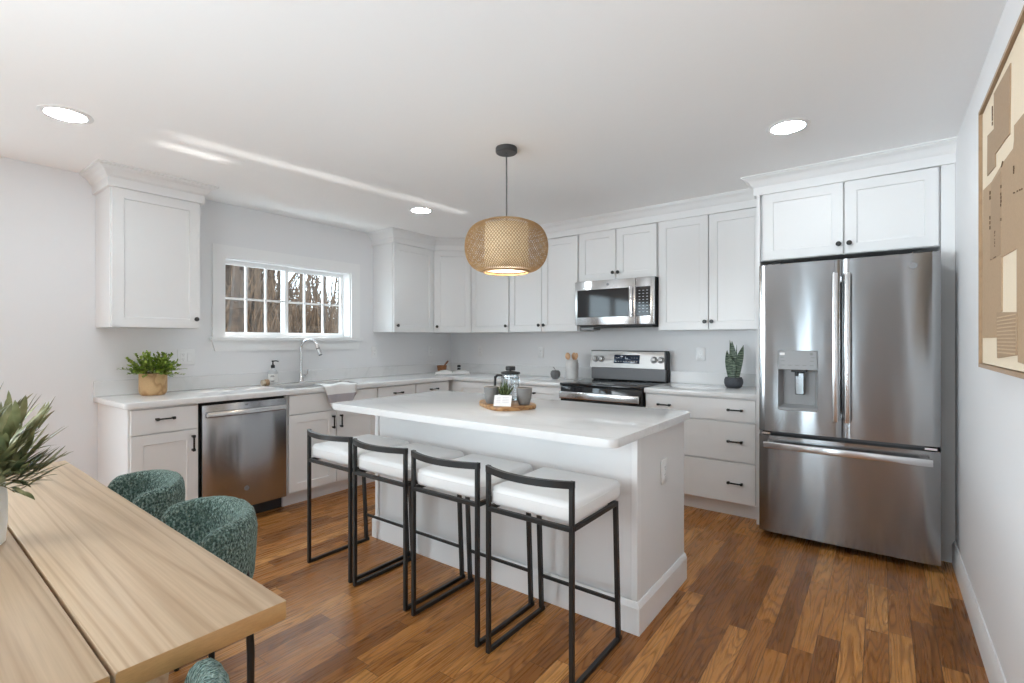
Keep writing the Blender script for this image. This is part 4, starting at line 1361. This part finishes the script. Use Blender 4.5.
# ------------------------------------------------------------------ plants
def leaf(m, base, d, L, wd, bend=0.2, n=5, fold=0.15, up=Vector((0, 0, 1))):
    d = Vector(d).normalized()
    side = d.cross(up)
    side = side.normalized() if side.length > .05 else Vector((1, 0, 0))
    nrm = side.cross(d)
    prev = None
    p = Vector(base)
    for i in range(n + 1):
        u = i / n
        wv = wd * math.sin(PI * min(1, u * .93 + .06)) ** 0.8
        c = Vector(base) + d * (L * u) - Vector((0, 0, 1)) * (bend * L * u * u)
        ring = [m.bm.verts.new(c - side * wv + nrm * wv * fold), m.bm.verts.new(c), m.bm.verts.new(c + side * wv + nrm * wv * fold)]
        if prev:
            for k in (0, 1): m.bm.faces.new((prev[k], prev[k + 1], ring[k + 1], ring[k]))
        prev = ring

def leafy_plant():
    t = thing('potted_plant', 'bushy green plant in a round wooden pot on the counter end', 'plant', (0.19, -3.19, CT1 + .001))
    m = MB(); m.lathe([(0, 0), (.068, 0), (.078, .012), (.082, .03), (.083, .142), (.081, .150), (.073, .150), (.071, .13), (0, .13)], 36); m.build('pot', MAT['potwood'], t)
    m = MB(); m.lathe([(0, .136), (.05, .138), (.071, .131)], 20); m.build('soil', MAT['soil'], t)
    rnd = random.Random(3)
    m = MB(); st = MB()
    for k in range(120):
        a = rnd.uniform(0, 2 * PI); el = rnd.uniform(0.15, 1.5)
        L = rnd.uniform(.085, .165) * (1.12 if el < .5 else 1)
        d = Vector((math.cos(a) * math.cos(el), math.sin(a) * math.cos(el), math.sin(el)))
        b0 = Vector((math.cos(a) * .035, math.sin(a) * .035, .138))
        if b0.x + d.x * L < -.14: d.x = abs(d.x)
        tip = b0 + d * L - Vector((0, 0, .03 * (1 - el / 1.5)))
        st.tube([b0, (b0 + tip) / 2 + Vector((0, 0, .01)), tip], .0011, 4)
        for q in range(7):
            u = .35 + .65 * q / 6
            c = b0.lerp(tip, u) + Vector((0, 0, .01 * math.sin(PI * u)))
            for sgn in (-1, 1):
                dd = (d + Vector((rnd.uniform(-1, 1), rnd.uniform(-1, 1), rnd.uniform(-.4, .8)))).normalized()
                leaf(m, c, dd, rnd.uniform(.018, .032), rnd.uniform(.007, .011), .2, 3)
    m.build('foliage', MAT['fern'], t); st.build('stem', MAT['twig'], t)
leafy_plant()

def snake_plant():
    t = thing('snake_plant', 'upright striped snake plant in a dark round pot beside the refrigerator', 'plant', (3.32, -0.225, CT1 + .001))
    m = MB(); m.lathe([(0, 0), (.048, 0), (.062, .012), (.071, .04), (.069, .066), (.061, .085), (.055, .085), (.055, .07), (0, .07)], 32); m.build('pot', MAT['darkpot'], t)
    m = MB(); m.lathe([(0, .076), (.054, .073)], 16); m.build('soil', MAT['soil'], t)
    for (x, y, L, wd, lx, ly, rz) in ((-.022, -.024, .225, .027, -.022, -.008, .15), (-.004, .010, .305, .028, -.012, .01, .0), (.030, -.006, .272, .027, .045, 0, .25),
                                   (-.030, .010, .232, .012, -.022, .0, .4), (.004, -.020, .16, .016, .004, -.012, -.1), (-.014, .022, .310, .015, -.022, .01, .5), (.014, .020, .275, .006, .002, .01, .3)):
        m = MB(); n = 8; prev = None
        for i in range(n + 1):
            u = i / n
            wv = wd * (0.45 + .62 * math.sin(PI * min(1, u * .85))) * (1 - u ** 5) + .0005
            c = Vector((x + lx * u * u, y + ly * u * u, .07 + L * u))
            ca, sa = math.cos(rz), math.sin(rz)
            ring = [m.bm.verts.new((c.x + ca * s_ * wv - sa * o, c.y + sa * s_ * wv + ca * o, c.z)) for s_, o in ((-1, -.003), (-.4, .003), (.4, .003), (1, -.003), (.4, -.001), (-.4, -.001))]
            if prev:
                for k in range(6): m.bm.faces.new((prev[k], prev[(k + 1) % 6], ring[(k + 1) % 6], ring[k]))
            prev = ring
        m.bm.faces.new(prev)
        m.build('leaf', MAT['snake'], t, ang=1.2)
snake_plant()

def olive_plant():
    t = thing('olive_plant', 'leafy olive branches in a white vase on the dining table', 'plant', (2.355, -4.258, 0.741))
    m = MB(); m.lathe([(0, 0), (.046, 0), (.052, .006), (.056, .06), (.056, .13), (.052, .168), (.049, .168), (.052, .12), (.05, .02), (0, .02)], 36); m.build('vase', MAT['whiteceramic'], t)
    rnd = random.Random(11)
    m = MB(); st = MB()
    fixed = [(0.10, .80, .20), (0.35, 1.0, .22), (0.55, .70, .17), (0.75, 1.2, .24), (1.0, .95, .21), (0.95, .50, .13), (-.2, .95, .19), (-.5, 1.25, .22), (1.5, 1.1, .22), (2.2, 1.0, .2), (2.9, .9, .2), (-1.2, .9, .2), (-2.2, 1.0, .2), (1.3, .65, .15), (.55, .42, .12), (0.2, 1.4, .25), (.8, .8, .14), (2.0, 1.35, .24)]
    for k_, (a, el, L) in enumerate(fixed):
        L *= .80 if el < 1.1 else .97
        d = Vector((math.cos(a) * math.cos(el), math.sin(a) * math.cos(el), math.sin(el)))
        b0 = Vector((math.cos(a) * .02, math.sin(a) * .02, .14))
        n = 9
        pts = [b0 + d * L * u + Vector((0, 0, .02 - .05 * u * u)) for u in [i / n for i in range(n + 1)]]
        st.tube(pts, [.0026 - .0018 * i / n for i in range(n + 1)], 5)
        for i in range(2, n + 1):
            for q in (0, 1):
                sd = d.cross(Vector((0, 0, 1))).normalized() * (1 if q else -1)
                v = (d * 1.0 + sd * rnd.uniform(.2, .6) + Vector((0, 0, rnd.uniform(-.35, .45)))).normalized()
                leaf(m, pts[i], v, rnd.uniform(.075, .115), rnd.uniform(.0060, .0088), rnd.uniform(-.1, .35), 6, .2)
    m.build('foliage', MAT['olive'], t); st.build('stem', MAT['twig'], t)
olive_plant()

# ------------------------------------------------------------------ counter accessories
def soap():
    t = thing('soap_bottle', 'clear soap bottle with black pump beside the faucet', 'bottle', (0.085, -2.285, CT1 + .001))
    m = MB(); m.lathe([(0, 0), (.033, 0), (.036, .004), (.036, .10), (.030, .122), (.014, .132), (.013, .145), (0, .145)], 28); m.build('bottle', MAT['soap'], t)
    m = MB(); m.lathe([(.0365, .02), (.0368, .02), (.0368, .092), (.0365, .092)], 28); lb = m.build('label', MAT['paper'], t)
    m = MB()
    for z, w in ((.078, .012), (.070, .016), (.034, .016), (.028, .010)):
        m.box(.0365, .0375, -w, w, z - .0018, z + .0018)
    m.xform(Matrix.Rotation(-.6, 4, 'Z')); m.build('print', MAT['darkink'], lb, smooth=False)
    m = MB(); m.lathe([(.015, .143), (.016, .145), (.016, .165), (.006, .172), (.005, .195), (.011, .197), (.011, .206), (0, .207)], 20)
    m.tube([(0, 0, .202), (.02, .02, .203), (.032, .032, .198)], .0045, 8)
    m.build('pump', MAT['blackplastic'], t)
soap()
t = thing('scrub_brush', 'small round wooden scrub brush lying beside the soap bottle', 'brush', (0.165, -2.365, CT1 + .001))
m = MB(); m.lathe([(0, 0), (.026, 0), (.027, .004), (.027, .028), (.024, .032), (0, .032)], 24)
m.xform(Matrix.Translation((0, .0, .0272)) @ Matrix.Rotation(PI / 2, 4, 'X')); m.build('brush_head', MAT['cork'], t)
m = MB(); m.lathe([(0, 0), (.022, 0), (.024, .022), (0, .022)], 24)
m.xform(Matrix.Translation((0, -.0325, .0272)) @ Matrix.Rotation(PI / 2, 4, 'X')); m.build('bristles', MAT['bristle'], t)

def faucet():
    t = thing('faucet', 'chrome gooseneck pull-down faucet below the window', 'faucet', (0.075, -2.022, CT1 + .001))
    m = MB(); m.lathe([(0, 0), (.027, 0), (.028, .006), (.024, .012), (.019, .03), (.017, .075), (0.0135, .085), (0, .085)], 24); m.build('body', MAT['chrome'], t)
    pts = [(0, 0, .08), (0, 0, .303)]
    dx, dy = .92, .40
    for k in range(1, 15):
        a = PI * k / 14 * 0.90
        r = .083
        pts.append((dx * r * (1 - math.cos(a)), dy * r * (1 - math.cos(a)), .303 + r * math.sin(a)))
    m = MB(); m.tube(pts, .0115, 14); sp = m.build('spout', MAT['chrome'], t)
    e = Vector(pts[-1]); d = (Vector(pts[-1]) - Vector(pts[-2])).normalized()
    m = MB(); m.tube([e - d * .002, e + d * .03, e + d * .075, e + d * .085], [.0135, .015, .019, .017], 16); m.build('spray_head', MAT['chrome'], sp)
    m = MB(); m.tube([e + d * .022, e + d * .028], .0155, 16); m.tube([e + d * .083, e + d * .089], .016, 16); m.build('spray_ring', MAT['blackplastic'], sp)
    m = MB(); m.tube([(0, .012, .062), (0, .042, .062)], .013, 14); m.tube([(0, .040, .062), (.010, .052, .080), (.018, .056, .118)], [.008, .006, .005], 10); m.build('lever_handle', MAT['chrome'], t)
faucet()

def towel():
    t = MB()
    n, k = 34, 20
    y0, y1 = -2.165, -1.86
    path = []   # (x, z) along the drape, origin at counter edge
    for i in range(n + 1):
        s_ = i / n * 0.315
        if s_ < .13: path.append((-.13 + s_, .006))
        elif s_ < .16:
            a = (s_ - .13) / .03 * PI / 2
            path.append((.012 * math.sin(a), .006 - .012 * (1 - math.cos(a))))
        else: path.append((.012 + .006 * (s_ - .16), -.006 - (s_ - .16)))
    V = {}
    for i, (x, z) in enumerate(path):
        for j in range(k + 1):
            u = j / k
            y = (y0 + (y1 - y0) * u) - y0
            hang = max(0, -z) / .16
            fold = .010 * math.sin(u * PI * 3.2 + .6) * (0.3 + hang) + .006 * math.sin(u * 17)* hang
            pinch = 1 - .16 * hang
            zz = z
            if u > .72: zz = max(z, -.075 - (1 - u) * .25) if z < 0 else z
            bump = .006 * (1 + math.sin(u * 9 + i * .25)) if z > 0 else 0
            V[i, j] = t.bm.verts.new((x + fold * (1 if z < 0 else 0) + (.012 * hang), (y - .15) * pinch + .15 + .02 * hang, zz + bump))
    for i in range(n):
        for j in range(k):
            t.bm.faces.new((V[i, j], V[i + 1, j], V[i + 1, j + 1], V[i, j + 1]))
    o = t.build('dish_towel', MAT['towel'], None, ang=2.0, loc=(0.654, y0, CT1))
    sd = o.modifiers.new('thickness', 'SOLIDIFY'); sd.thickness = 0.004; sd.offset = 1.0
    tag(o, 'white dish towel with a grey band draped over the sink counter edge', 'towel')
towel()

def mortar():
    t = thing('mortar', 'dark wooden mortar bowl in the counter corner behind the book', 'mortar', (0.130, -0.295, CT1 + .001))
    m = MB(); m.lathe([(0, 0), (.042, 0), (.044, .006), (.050, .03), (.058, .075), (.060, .085), (.054, .086), (.046, .04), (.03, .02), (0, .018)], 28); m.build('bowl', MAT['olivewood'], t)
    p = thing('pestle', 'wooden pestle leaning in the mortar bowl', 'pestle', (0.130, -0.295, CT1 + .022))
    m = MB(); m.tube([(-.012, -.006, .014), (.0, .004, .03), (.03, .026, .075), (.045, .037, .098), (.058, .045, .115)], [.013, .012, .008, .011, .010], 14); m.build('pestle_shaft', MAT['olivewood'], p)
mortar()

def book():
    t = thing('open_book', 'open white-paged book lying on the counter corner', 'book', (0.355, -0.350, CT1 + .001), PI * 0.24)
    m = MB(); m.box(-.195, .195, -.118, .118, 0, .004, .0015, 1); m.build('cover', MAT['bookcover'], t, smooth=False)
    for sgn in (-1, 1):
        m = MB(); n = 14; prev = None
        for i in range(n + 1):
            u = i / n
            x = sgn * (.003 + .186 * u)
            z = .010 + .034 * math.sin(PI * min(1, (u * .78 + .10))) * (1 - .35 * u)
            ring = [m.bm.verts.new(p) for p in ((x, -.113, .0045), (x, .113, .0045), (x, .113, z), (x, -.113, z))]
            if prev:
                for k in range(4): m.bm.faces.new((prev[k], prev[(k + 1) % 4], ring[(k + 1) % 4], ring[k]))
            else: m.bm.faces.new(ring)
            prev = ring
        m.bm.faces.new(prev)
        m.build('page_block', MAT['paper'], t, ang=0.7)
book()
def shaker_pot(label, mat, loc, h=.062, dark=False):
    t = thing('spice_shaker', label, 'shaker', loc)
    m = MB(); m.lathe([(0, 0), (.021, 0), (.022, .003), (.021, h * .72), (.019, h * .76), (0, h * .76)], 22); m.build('jar', MAT['whiteceramic'] if not dark else MAT['jar'], t)
    m = MB(); m.lathe([(.0195, h * .755), (.021, h * .77), (.020, h), (.016, h + .004), (0, h + .005)], 22); m.build('lid', mat, t)
    if dark:
        m = MB(); m.lathe([(0, .003), (.018, .003), (.018, h * .6), (0, h * .6)], 18); m.build('peppercorns', MAT['soil'], t)
shaker_pot('small white ceramic shaker behind the open book', MAT['whiteceramic'], (0.105, -0.145, CT1 + .001), .075)
shaker_pot('small dark pepper shaker behind the open book', MAT['black'], (0.235, -0.115, CT1 + .001), .082, True)

def apple():
    t = thing('ceramic_apple', 'grey ceramic apple ornament beside the utensil crock', 'ornament', (1.705, -0.315, CT1 + .001))
    m = MB(); m.lathe([(0, .006), (.016, .0), (.030, .004), (.044, .024), (.050, .048), (.046, .072), (.032, .086), (.014, .085), (.005, .077), (0, .075)], 28); m.build('apple_body', MAT['apple'], t)
    m = MB(); m.tube([(0, 0, .075), (-.004, 0, .095), (-.018, 0, .112), (-.026, 0, .115)], [.003, .003, .004, .004], 8); m.build('stem', MAT['apple'], t)
apple()
def crock():
    P = (1.835, -0.215, CT1 + .001)
    t = thing('utensil_crock', 'tall pale marbled crock holding wooden spoons beside the range', 'crock', P)
    m = MB(); m.lathe([(0, 0), (.058, 0), (.062, .006), (.064, .03), (.064, .155), (.056, .172), (.055, .178), (.059, .182), (.059, .190), (.052, .190), (.050, .165), (.057, .15), (.057, .02), (0, .02)], 36); m.build('jar', MAT['marblecrock'], t)
    for i, (dx, dy, ry, lab, wd) in enumerate(((-.022, -.022, -.22, 'wooden spoon leaning to the apple side of the crock', .030), (.004, .024, .02, 'wooden spoon standing upright in the middle of the crock', .026), (.026, .002, .26, 'wooden spatula leaning to the range side of the crock', .022))):
        s = thing('wooden_spoon', lab, 'spoon', (P[0], P[1], P[2] + .022), 0, 'wooden spoons in the crock')
        m = MB(); top = (dx * 1.35, dy, .179)
        m.tube([(dx * .5, dy, .003), (dx * .8, dy, .10), top], [.005, .005, .006], 8); m.build('spoon_handle', MAT['spoonwood'], s)
        m = MB(); m.ico((0, 0, .028), .034, 2, (wd / .034, .28, 1.05)); m.xform(Matrix.Translation((top[0], top[1], top[2] - .004)) @ Matrix.Rotation(ry, 4, 'Y')); m.build('spoon_bowl', MAT['spoonwood'], s)
crock()

# ------------------------------------------------------------------ island tray set
IZ = 0.905 + .001
def tray_set():
    t = thing('serving_board', 'live-edge wooden serving board on the island under the mugs', 'board', (2.515, -2.225, IZ))
    rnd = random.Random(5)
    poly = [(-.215, .075), (-.16, .0), (-.05, -.075), (.06, -.132), (.115, -.125), (.16, -.07), (.205, .035), (.19, .10), (.10, .17), (-.03, .165), (-.14, .135), (-.20, .12)]
    sm = []
    for i in range(len(poly)):
        a, b = Vector(poly[i]), Vector(poly[(i + 1) % len(poly)])
        for q in range(4):
            p = a.lerp(b, q / 4)
            sm.append((p.x + rnd.uniform(-.003, .003), p.y + rnd.uniform(-.003, .003)))
    for _ in range(2):
        sm = [((sm[i - 1][0] + 2 * sm[i][0] + sm[(i + 1) % len(sm)][0]) / 4, (sm[i - 1][1] + 2 * sm[i][1] + sm[(i + 1) % len(sm)][1]) / 4) for i in range(len(sm))]
    m = MB(); m.prism(sm, 0, .021, .004, 2); m.build('slab', MAT['boardwood'], t, ang=0.7)
    zb = IZ + .0215
    def mug(label, loc, rz):
        g = thing('mug', label, 'mug', loc, rz, 'grey mugs on the serving board')
        m = MB(); m.lathe([(0, 0), (.027, 0), (.031, .004), (.040, .035), (.0435, .065), (.044, .094), (.0425, .096), (.041, .094), (.040, .06), (.034, .02), (.0, .012)], 32); m.bm.verts.ensure_lookup_table(); m.build('cup', MAT['greyclay'], g)
        m = MB(); m.lathe([(.0405, .0955), (.0425, .0975), (.0445, .0955)], 32); m.build('rim', MAT['mugin'], g)
        m = MB(); m.tube([(.040, 0, .078), (.056, 0, .080), (.066, 0, .066), (.066, 0, .044), (.056, 0, .030), (.037, 0, .030)], .005, 8); m.build('handle', MAT['greyclay'], g)
        return g
    ma = mug('grey stoneware mug standing before the coffee press handle', (2.470, -2.246, zb), 0.85)
    dup(ma, (2.656, -2.183, zb), 1.9, 'grey stoneware mug at the range side of the serving board')
    # french press
    g = thing('french_press', 'glass french press with black lid and handle behind the mugs', 'coffee press', (2.510, -2.118, zb))
    m = MB(); m.lathe([(.049, .004), (.050, .006), (.050, .158), (.052, .164), (.0505, .164), (.0485, .158), (.0485, .008), (0, .008), (0, .004)], 36); m.build('beaker', MAT['jar'], g)
    m = MB(); m.lathe([(0, .165), (.056, .165), (.058, .169), (.056, .176), (.03, .180), (.0, .181)], 32); m.build('lid', MAT['blackplastic'], g)
    m = MB(); m.lathe([(.005, .180), (.005, .184), (.027, .185), (.029, .190), (.029, .206), (.026, .210), (0, .210)], 26); m.tube([(0, 0, .19), (0, 0, .14)], .0025, 8); m.build('plunger', MAT['blackplastic'], g)
    m = MB(); m.lathe([(0, .138), (.047, .138), (.048, .146), (0, .147)], 30); m.build('filter', MAT['chrome'], g)
    m = MB()
    for z in (.004, .150): m.lathe([(.0505, z), (.0525, z), (.0525, z + .008), (.0505, z + .008)], 36)
    for k in range(4):
        a = k * PI / 2 + .5
        m.tube([(.0525 * math.cos(a), .0525 * math.sin(a), .002), (.0525 * math.cos(a), .0525 * math.sin(a), .158)], .002, 6)
    m.build('frame', MAT['chrome'], g)
    m = MB(); m.tube([(-.040, -.030, .155), (-.062, -.046, .157), (-.073, -.054, .145), (-.074, -.055, .09), (-.070, -.052, .055), (-.044, -.033, .05)], [.006, .007, .008, .008, .007, .005], 10); m.build('handle', MAT['blackplastic'], g)
    # succulent
    g = thing('succulent', 'little spiky succulent in a cream pot between the mugs', 'plant', (2.566, -2.245, zb))
    m = MB(); m.lathe([(0, 0), (.027, 0), (.029, .003), (.036, .044), (.038, .046), (.038, .058), (.034, .058), (.033, .046), (0, .046)], 28); m.build('pot', MAT['whiteceramic'], g)
    m = MB(); m.lathe([(0, .051), (.033, .048)], 16); m.build('soil', MAT['soil'], g)
    rn = random.Random(2); m = MB()
    for k in range(17):
        a = k * 2.4; el = 1.45 - .05 * k if k < 16 else .8
        L = rn.uniform(.055, .080) * (1 - .012 * k)
        d = Vector((math.cos(a) * math.cos(el), math.sin(a) * math.cos(el), math.sin(el)))
        b0 = Vector((d.x * .012, d.y * .012, .048))
        m.tube([b0, b0 + d * L * .45 + Vector((0, 0, .002)), b0 + d * L * .8 + Vector((0, 0, .007)), b0 + d * L + Vector((0, 0, .012))], [.006, .0068, .004, .0006], 7)
    m.build('leaves', MAT['succ'], g)
    # card
    g = thing('tent_card', 'small white printed card leaning on the succulent pot', 'card', (2.600, -2.314, zb), 0.36)
    T = Matrix.Rotation(-.36, 4, 'X')
    m = MB(); m.box(-.050, .050, -.0012, 0, 0, .062); m.xform(T); m.build('card_stock', MAT['paper'], g, smooth=False)
    m = MB()
    for k in range(4):
        z = .050 - k * .009
        m.box(-.036, -.012, -.0016, -.0012, z - .0012, z + .0012)
        m.box(-.002, .036, -.0016, -.0012, z - .0012, z + .0012)
    m.xform(T); m.build('print', MAT['ink'], g, smooth=False)
tray_set()

# ------------------------------------------------------------------ artwork on the right wall
def artwork():
    t = thing('framed_artwork', 'large framed collage of cream and brown paper shapes on the white wall', 'picture', (XW - .001, -1.90, 1.19))
    # local: -y runs towards the camera; wall at x=0, art face at x=-0.035
    Wd, H = 0.98, 0.962
    xf = -0.040
    m = MB(); fr = .013
    m.box(xf - .006, -.001, -fr, 0, 0, H); m.box(xf - .006, -.001, -Wd, -Wd + fr, 0, H)
    m.box(xf - .006, -.001, -Wd + fr, -fr, 0, fr); m.box(xf - .006, -.001, -Wd + fr, -fr, H - fr, H)
    m.build('frame', MAT['frameoak'], t, smooth=False)
    m = MB(); m.box(xf + .004, -.004, -Wd + fr + .003, -fr - .003, fr + .003, H - fr - .003); cv = m.build('canvas', MAT['canvas'], t, smooth=False)
    def shape(name, pts, mat, h):
        # pts in (s, z): s = distance from far edge, z from bottom
        m = MB(); m.prism([(p[0], p[1]) for p in pts], 0, h)
        m.xform(Matrix.Translation((xf + .004, 0, 0)) @ Matrix(((0, 0, -1, 0), (-1, 0, 0, 0), (0, 1, 0, 0), (0, 0, 0, 1))))
        return m.build(name, mat, cv, smooth=False)
    shape('paper_shape', [(.03, .109), (.343, .109), (.343, .19), (.406, .19), (.406, .36), (.622, .355), (.622, .18), (.637, .04), (.90, .03), (.90, .69), (.71, .698),
                          (.588, .708), (.588, .667), (.575, .647), (.42, .65), (.228, .641), (.05, .655)], MAT['card1'], .003)
    shape('paper_shape', [(.27, .925), (.536, .908), (.522, .706), (.45, .711), (.292, .716), (.292, .675), (.136, .685), (.144, .826), (.27, .807)], MAT['card2'], .003)
    shape('paper_shape', [(.205, .375), (.40, .37), (.40, .63), (.232, .632)], MAT['card2'], .0042)
    shape('paper_shape', [(.333, .191), (.64, .178), (.64, .06), (.343, .043)], MAT['card2'], .005)
    m = MB()
    for k in range(11):
        z = .062 + k * .0110
        m.box(xf + .004 - .0065, xf + .004 - .0045, -.628, -.350, z - .0020, z + .0022)
    m.build('corrugation', MAT['ridge'], cv, smooth=False)
    rn = random.Random(4); m = MB()
    for (s0, z0, s1, z1) in ((.204, .38, .204, .62), (.250, .815, .25, .89), (.30, .40, .30, .46), (.40, .44, .40, .60), (.59, .515, .70, .50), (.59, .56, .59, .60), (.21, .375, .32, .372), (.41, .64, .43, .65)):
        n = 14
        for k in range(n):
            if rn.random() < .45: continue
            u = k / n
            s_, z = s0 + (s1 - s0) * u, z0 + (z1 - z0) * u
            m.box(xf + .004 - .0053, xf + .004 - .003, -s_ - .002 - rn.random() * .006, -s_ + .001, z, z + .5 * abs(z1 - z0) / n + .003)
    m.build('torn_line', MAT['frayed'], cv, smooth=False)
artwork()

# ------------------------------------------------------------------ outdoors seen through the kitchen window
def outdoors():
    m = MB(); nx, ny = 26, 26
    V = {}
    def gz(x, y):
        d = max(0, -x - 2)
        return -0.4 + d * (0.112 - 0.0050 * (y - 3)) + .35 * noise.noise(Vector((x * .3, y * .3, 0)))
    for i in range(nx + 1):
        for j in range(ny + 1):
            x = -1.2 - 40 * i / nx; y = -12 + 46 * j / ny
            V[i, j] = m.bm.verts.new((x, y, gz(x, y)))
    for i in range(nx):
        for j in range(ny): m.bm.faces.new((V[i, j], V[i + 1, j], V[i + 1, j + 1], V[i, j + 1]))
    struct(m.build('hill', MAT['litter']))
    rn = random.Random(21)
    def tree(x, y, r, h, mat, forks):
        t = thing('bare_tree', 'bare leafless woodland tree on the brown slope outside the window', 'tree', (x, y, gz(x, y) - .1), group='bare trees outside the window')
        lean = Vector((rn.uniform(-.06, .06), rn.uniform(-.08, .08), 1))
        n = 7
        pts = [Vector((lean.x * h * u + .12 * math.sin(u * 5 + x), lean.y * h * u + .12 * math.sin(u * 4 + y), h * u)) for u in [k / n for k in range(n + 1)]]
        m = MB(); m.tube(pts, [r * (1 - .75 * k / n) for k in range(n + 1)], 8); tr = m.build('trunk', mat, t)
        m = MB()
        for k in range(forks):
            u = rn.uniform(.18, .95)
            i = min(n - 1, int(u * n)); b = pts[i].lerp(pts[i + 1], u * n - i)
            a = rn.uniform(0, 2 * PI); L = h * rn.uniform(.14, .34) * (1.1 - u * .5)
            d = Vector((math.cos(a), math.sin(a), rn.uniform(.5, 1.5))).normalized()
            q = [b, b + d * L * .4 + Vector((0, 0, .02)), b + d * L * .75 + Vector((rn.uniform(-.1, .1), rn.uniform(-.1, .1), .12 * L)), b + d * L + Vector((0, 0, .25 * L))]
            rb = r * .38 * (1 - .6 * u)
            m.tube(q, [rb, rb * .75, rb * .5, rb * .22], 5)
            for s_ in range(3):
                c = q[1].lerp(q[3], rn.random())
                e = (d + Vector((rn.uniform(-1, 1), rn.uniform(-1, 1), rn.uniform(-.2, .9)))).normalized() * L * .45
                m.tube([c, c + e * .55 + Vector((0, 0, .03)), c + e], [rb * .35, rb * .25, rb * .1], 4)
        m.build('branches', mat, t)
    # line of sight fan from the room through the window
    for k in range(44):
        x = -rn.uniform(7, 26)
        lo, hi = -2.6 + (-x) * .40, -1.4 + (-x) * .70
        u = ((k * .618) % 1.0) ** 1.7
        y = lo + (hi - lo) * u
        r = rn.uniform(.05, .14) * (1 + .02 * -x)
        if u > .5: r *= .55
        tree(x, y, r, rn.uniform(6.5, 9.0), MAT['bark'] if rn.random() < .5 else MAT['bark2'], 9)
    tree(-4.9, -.47, .17, 7.5, MAT['bark'], 5)
    # tangle of thin dry stems
    m = MB()
    for k in range(5200):
        x = -rn.uniform(6, 30)
        lo, hi = -3.2 + (-x) * .38, -1.0 + (-x) * .74
        u = rn.random()
        y = lo + (hi - lo) * u
        h = rn.uniform(.4, 2.2) * (1.4 - 0.65 * u) * (1 + .03 * -x)
        p = Vector((x, y, gz(x, y)))
        w = rn.uniform(.006, .016) * (1 + .02 * -x)
        d = Vector((rn.uniform(-.5, .5), rn.uniform(-.5, .5), 1)) * h
        m.tube([p, p + d * .5 + Vector((rn.uniform(-.1, .1), rn.uniform(-.1, .1), 0)), p + d], [w, w * .8, w * .3], 3, cap=False)
    o = m.build('undergrowth', MAT['brush'])
    o['kind'] = 'stuff'; tag(o, 'tangle of thin dry brown stems on the slope outside the window', 'undergrowth'); o['kind'] = 'stuff'
outdoors()
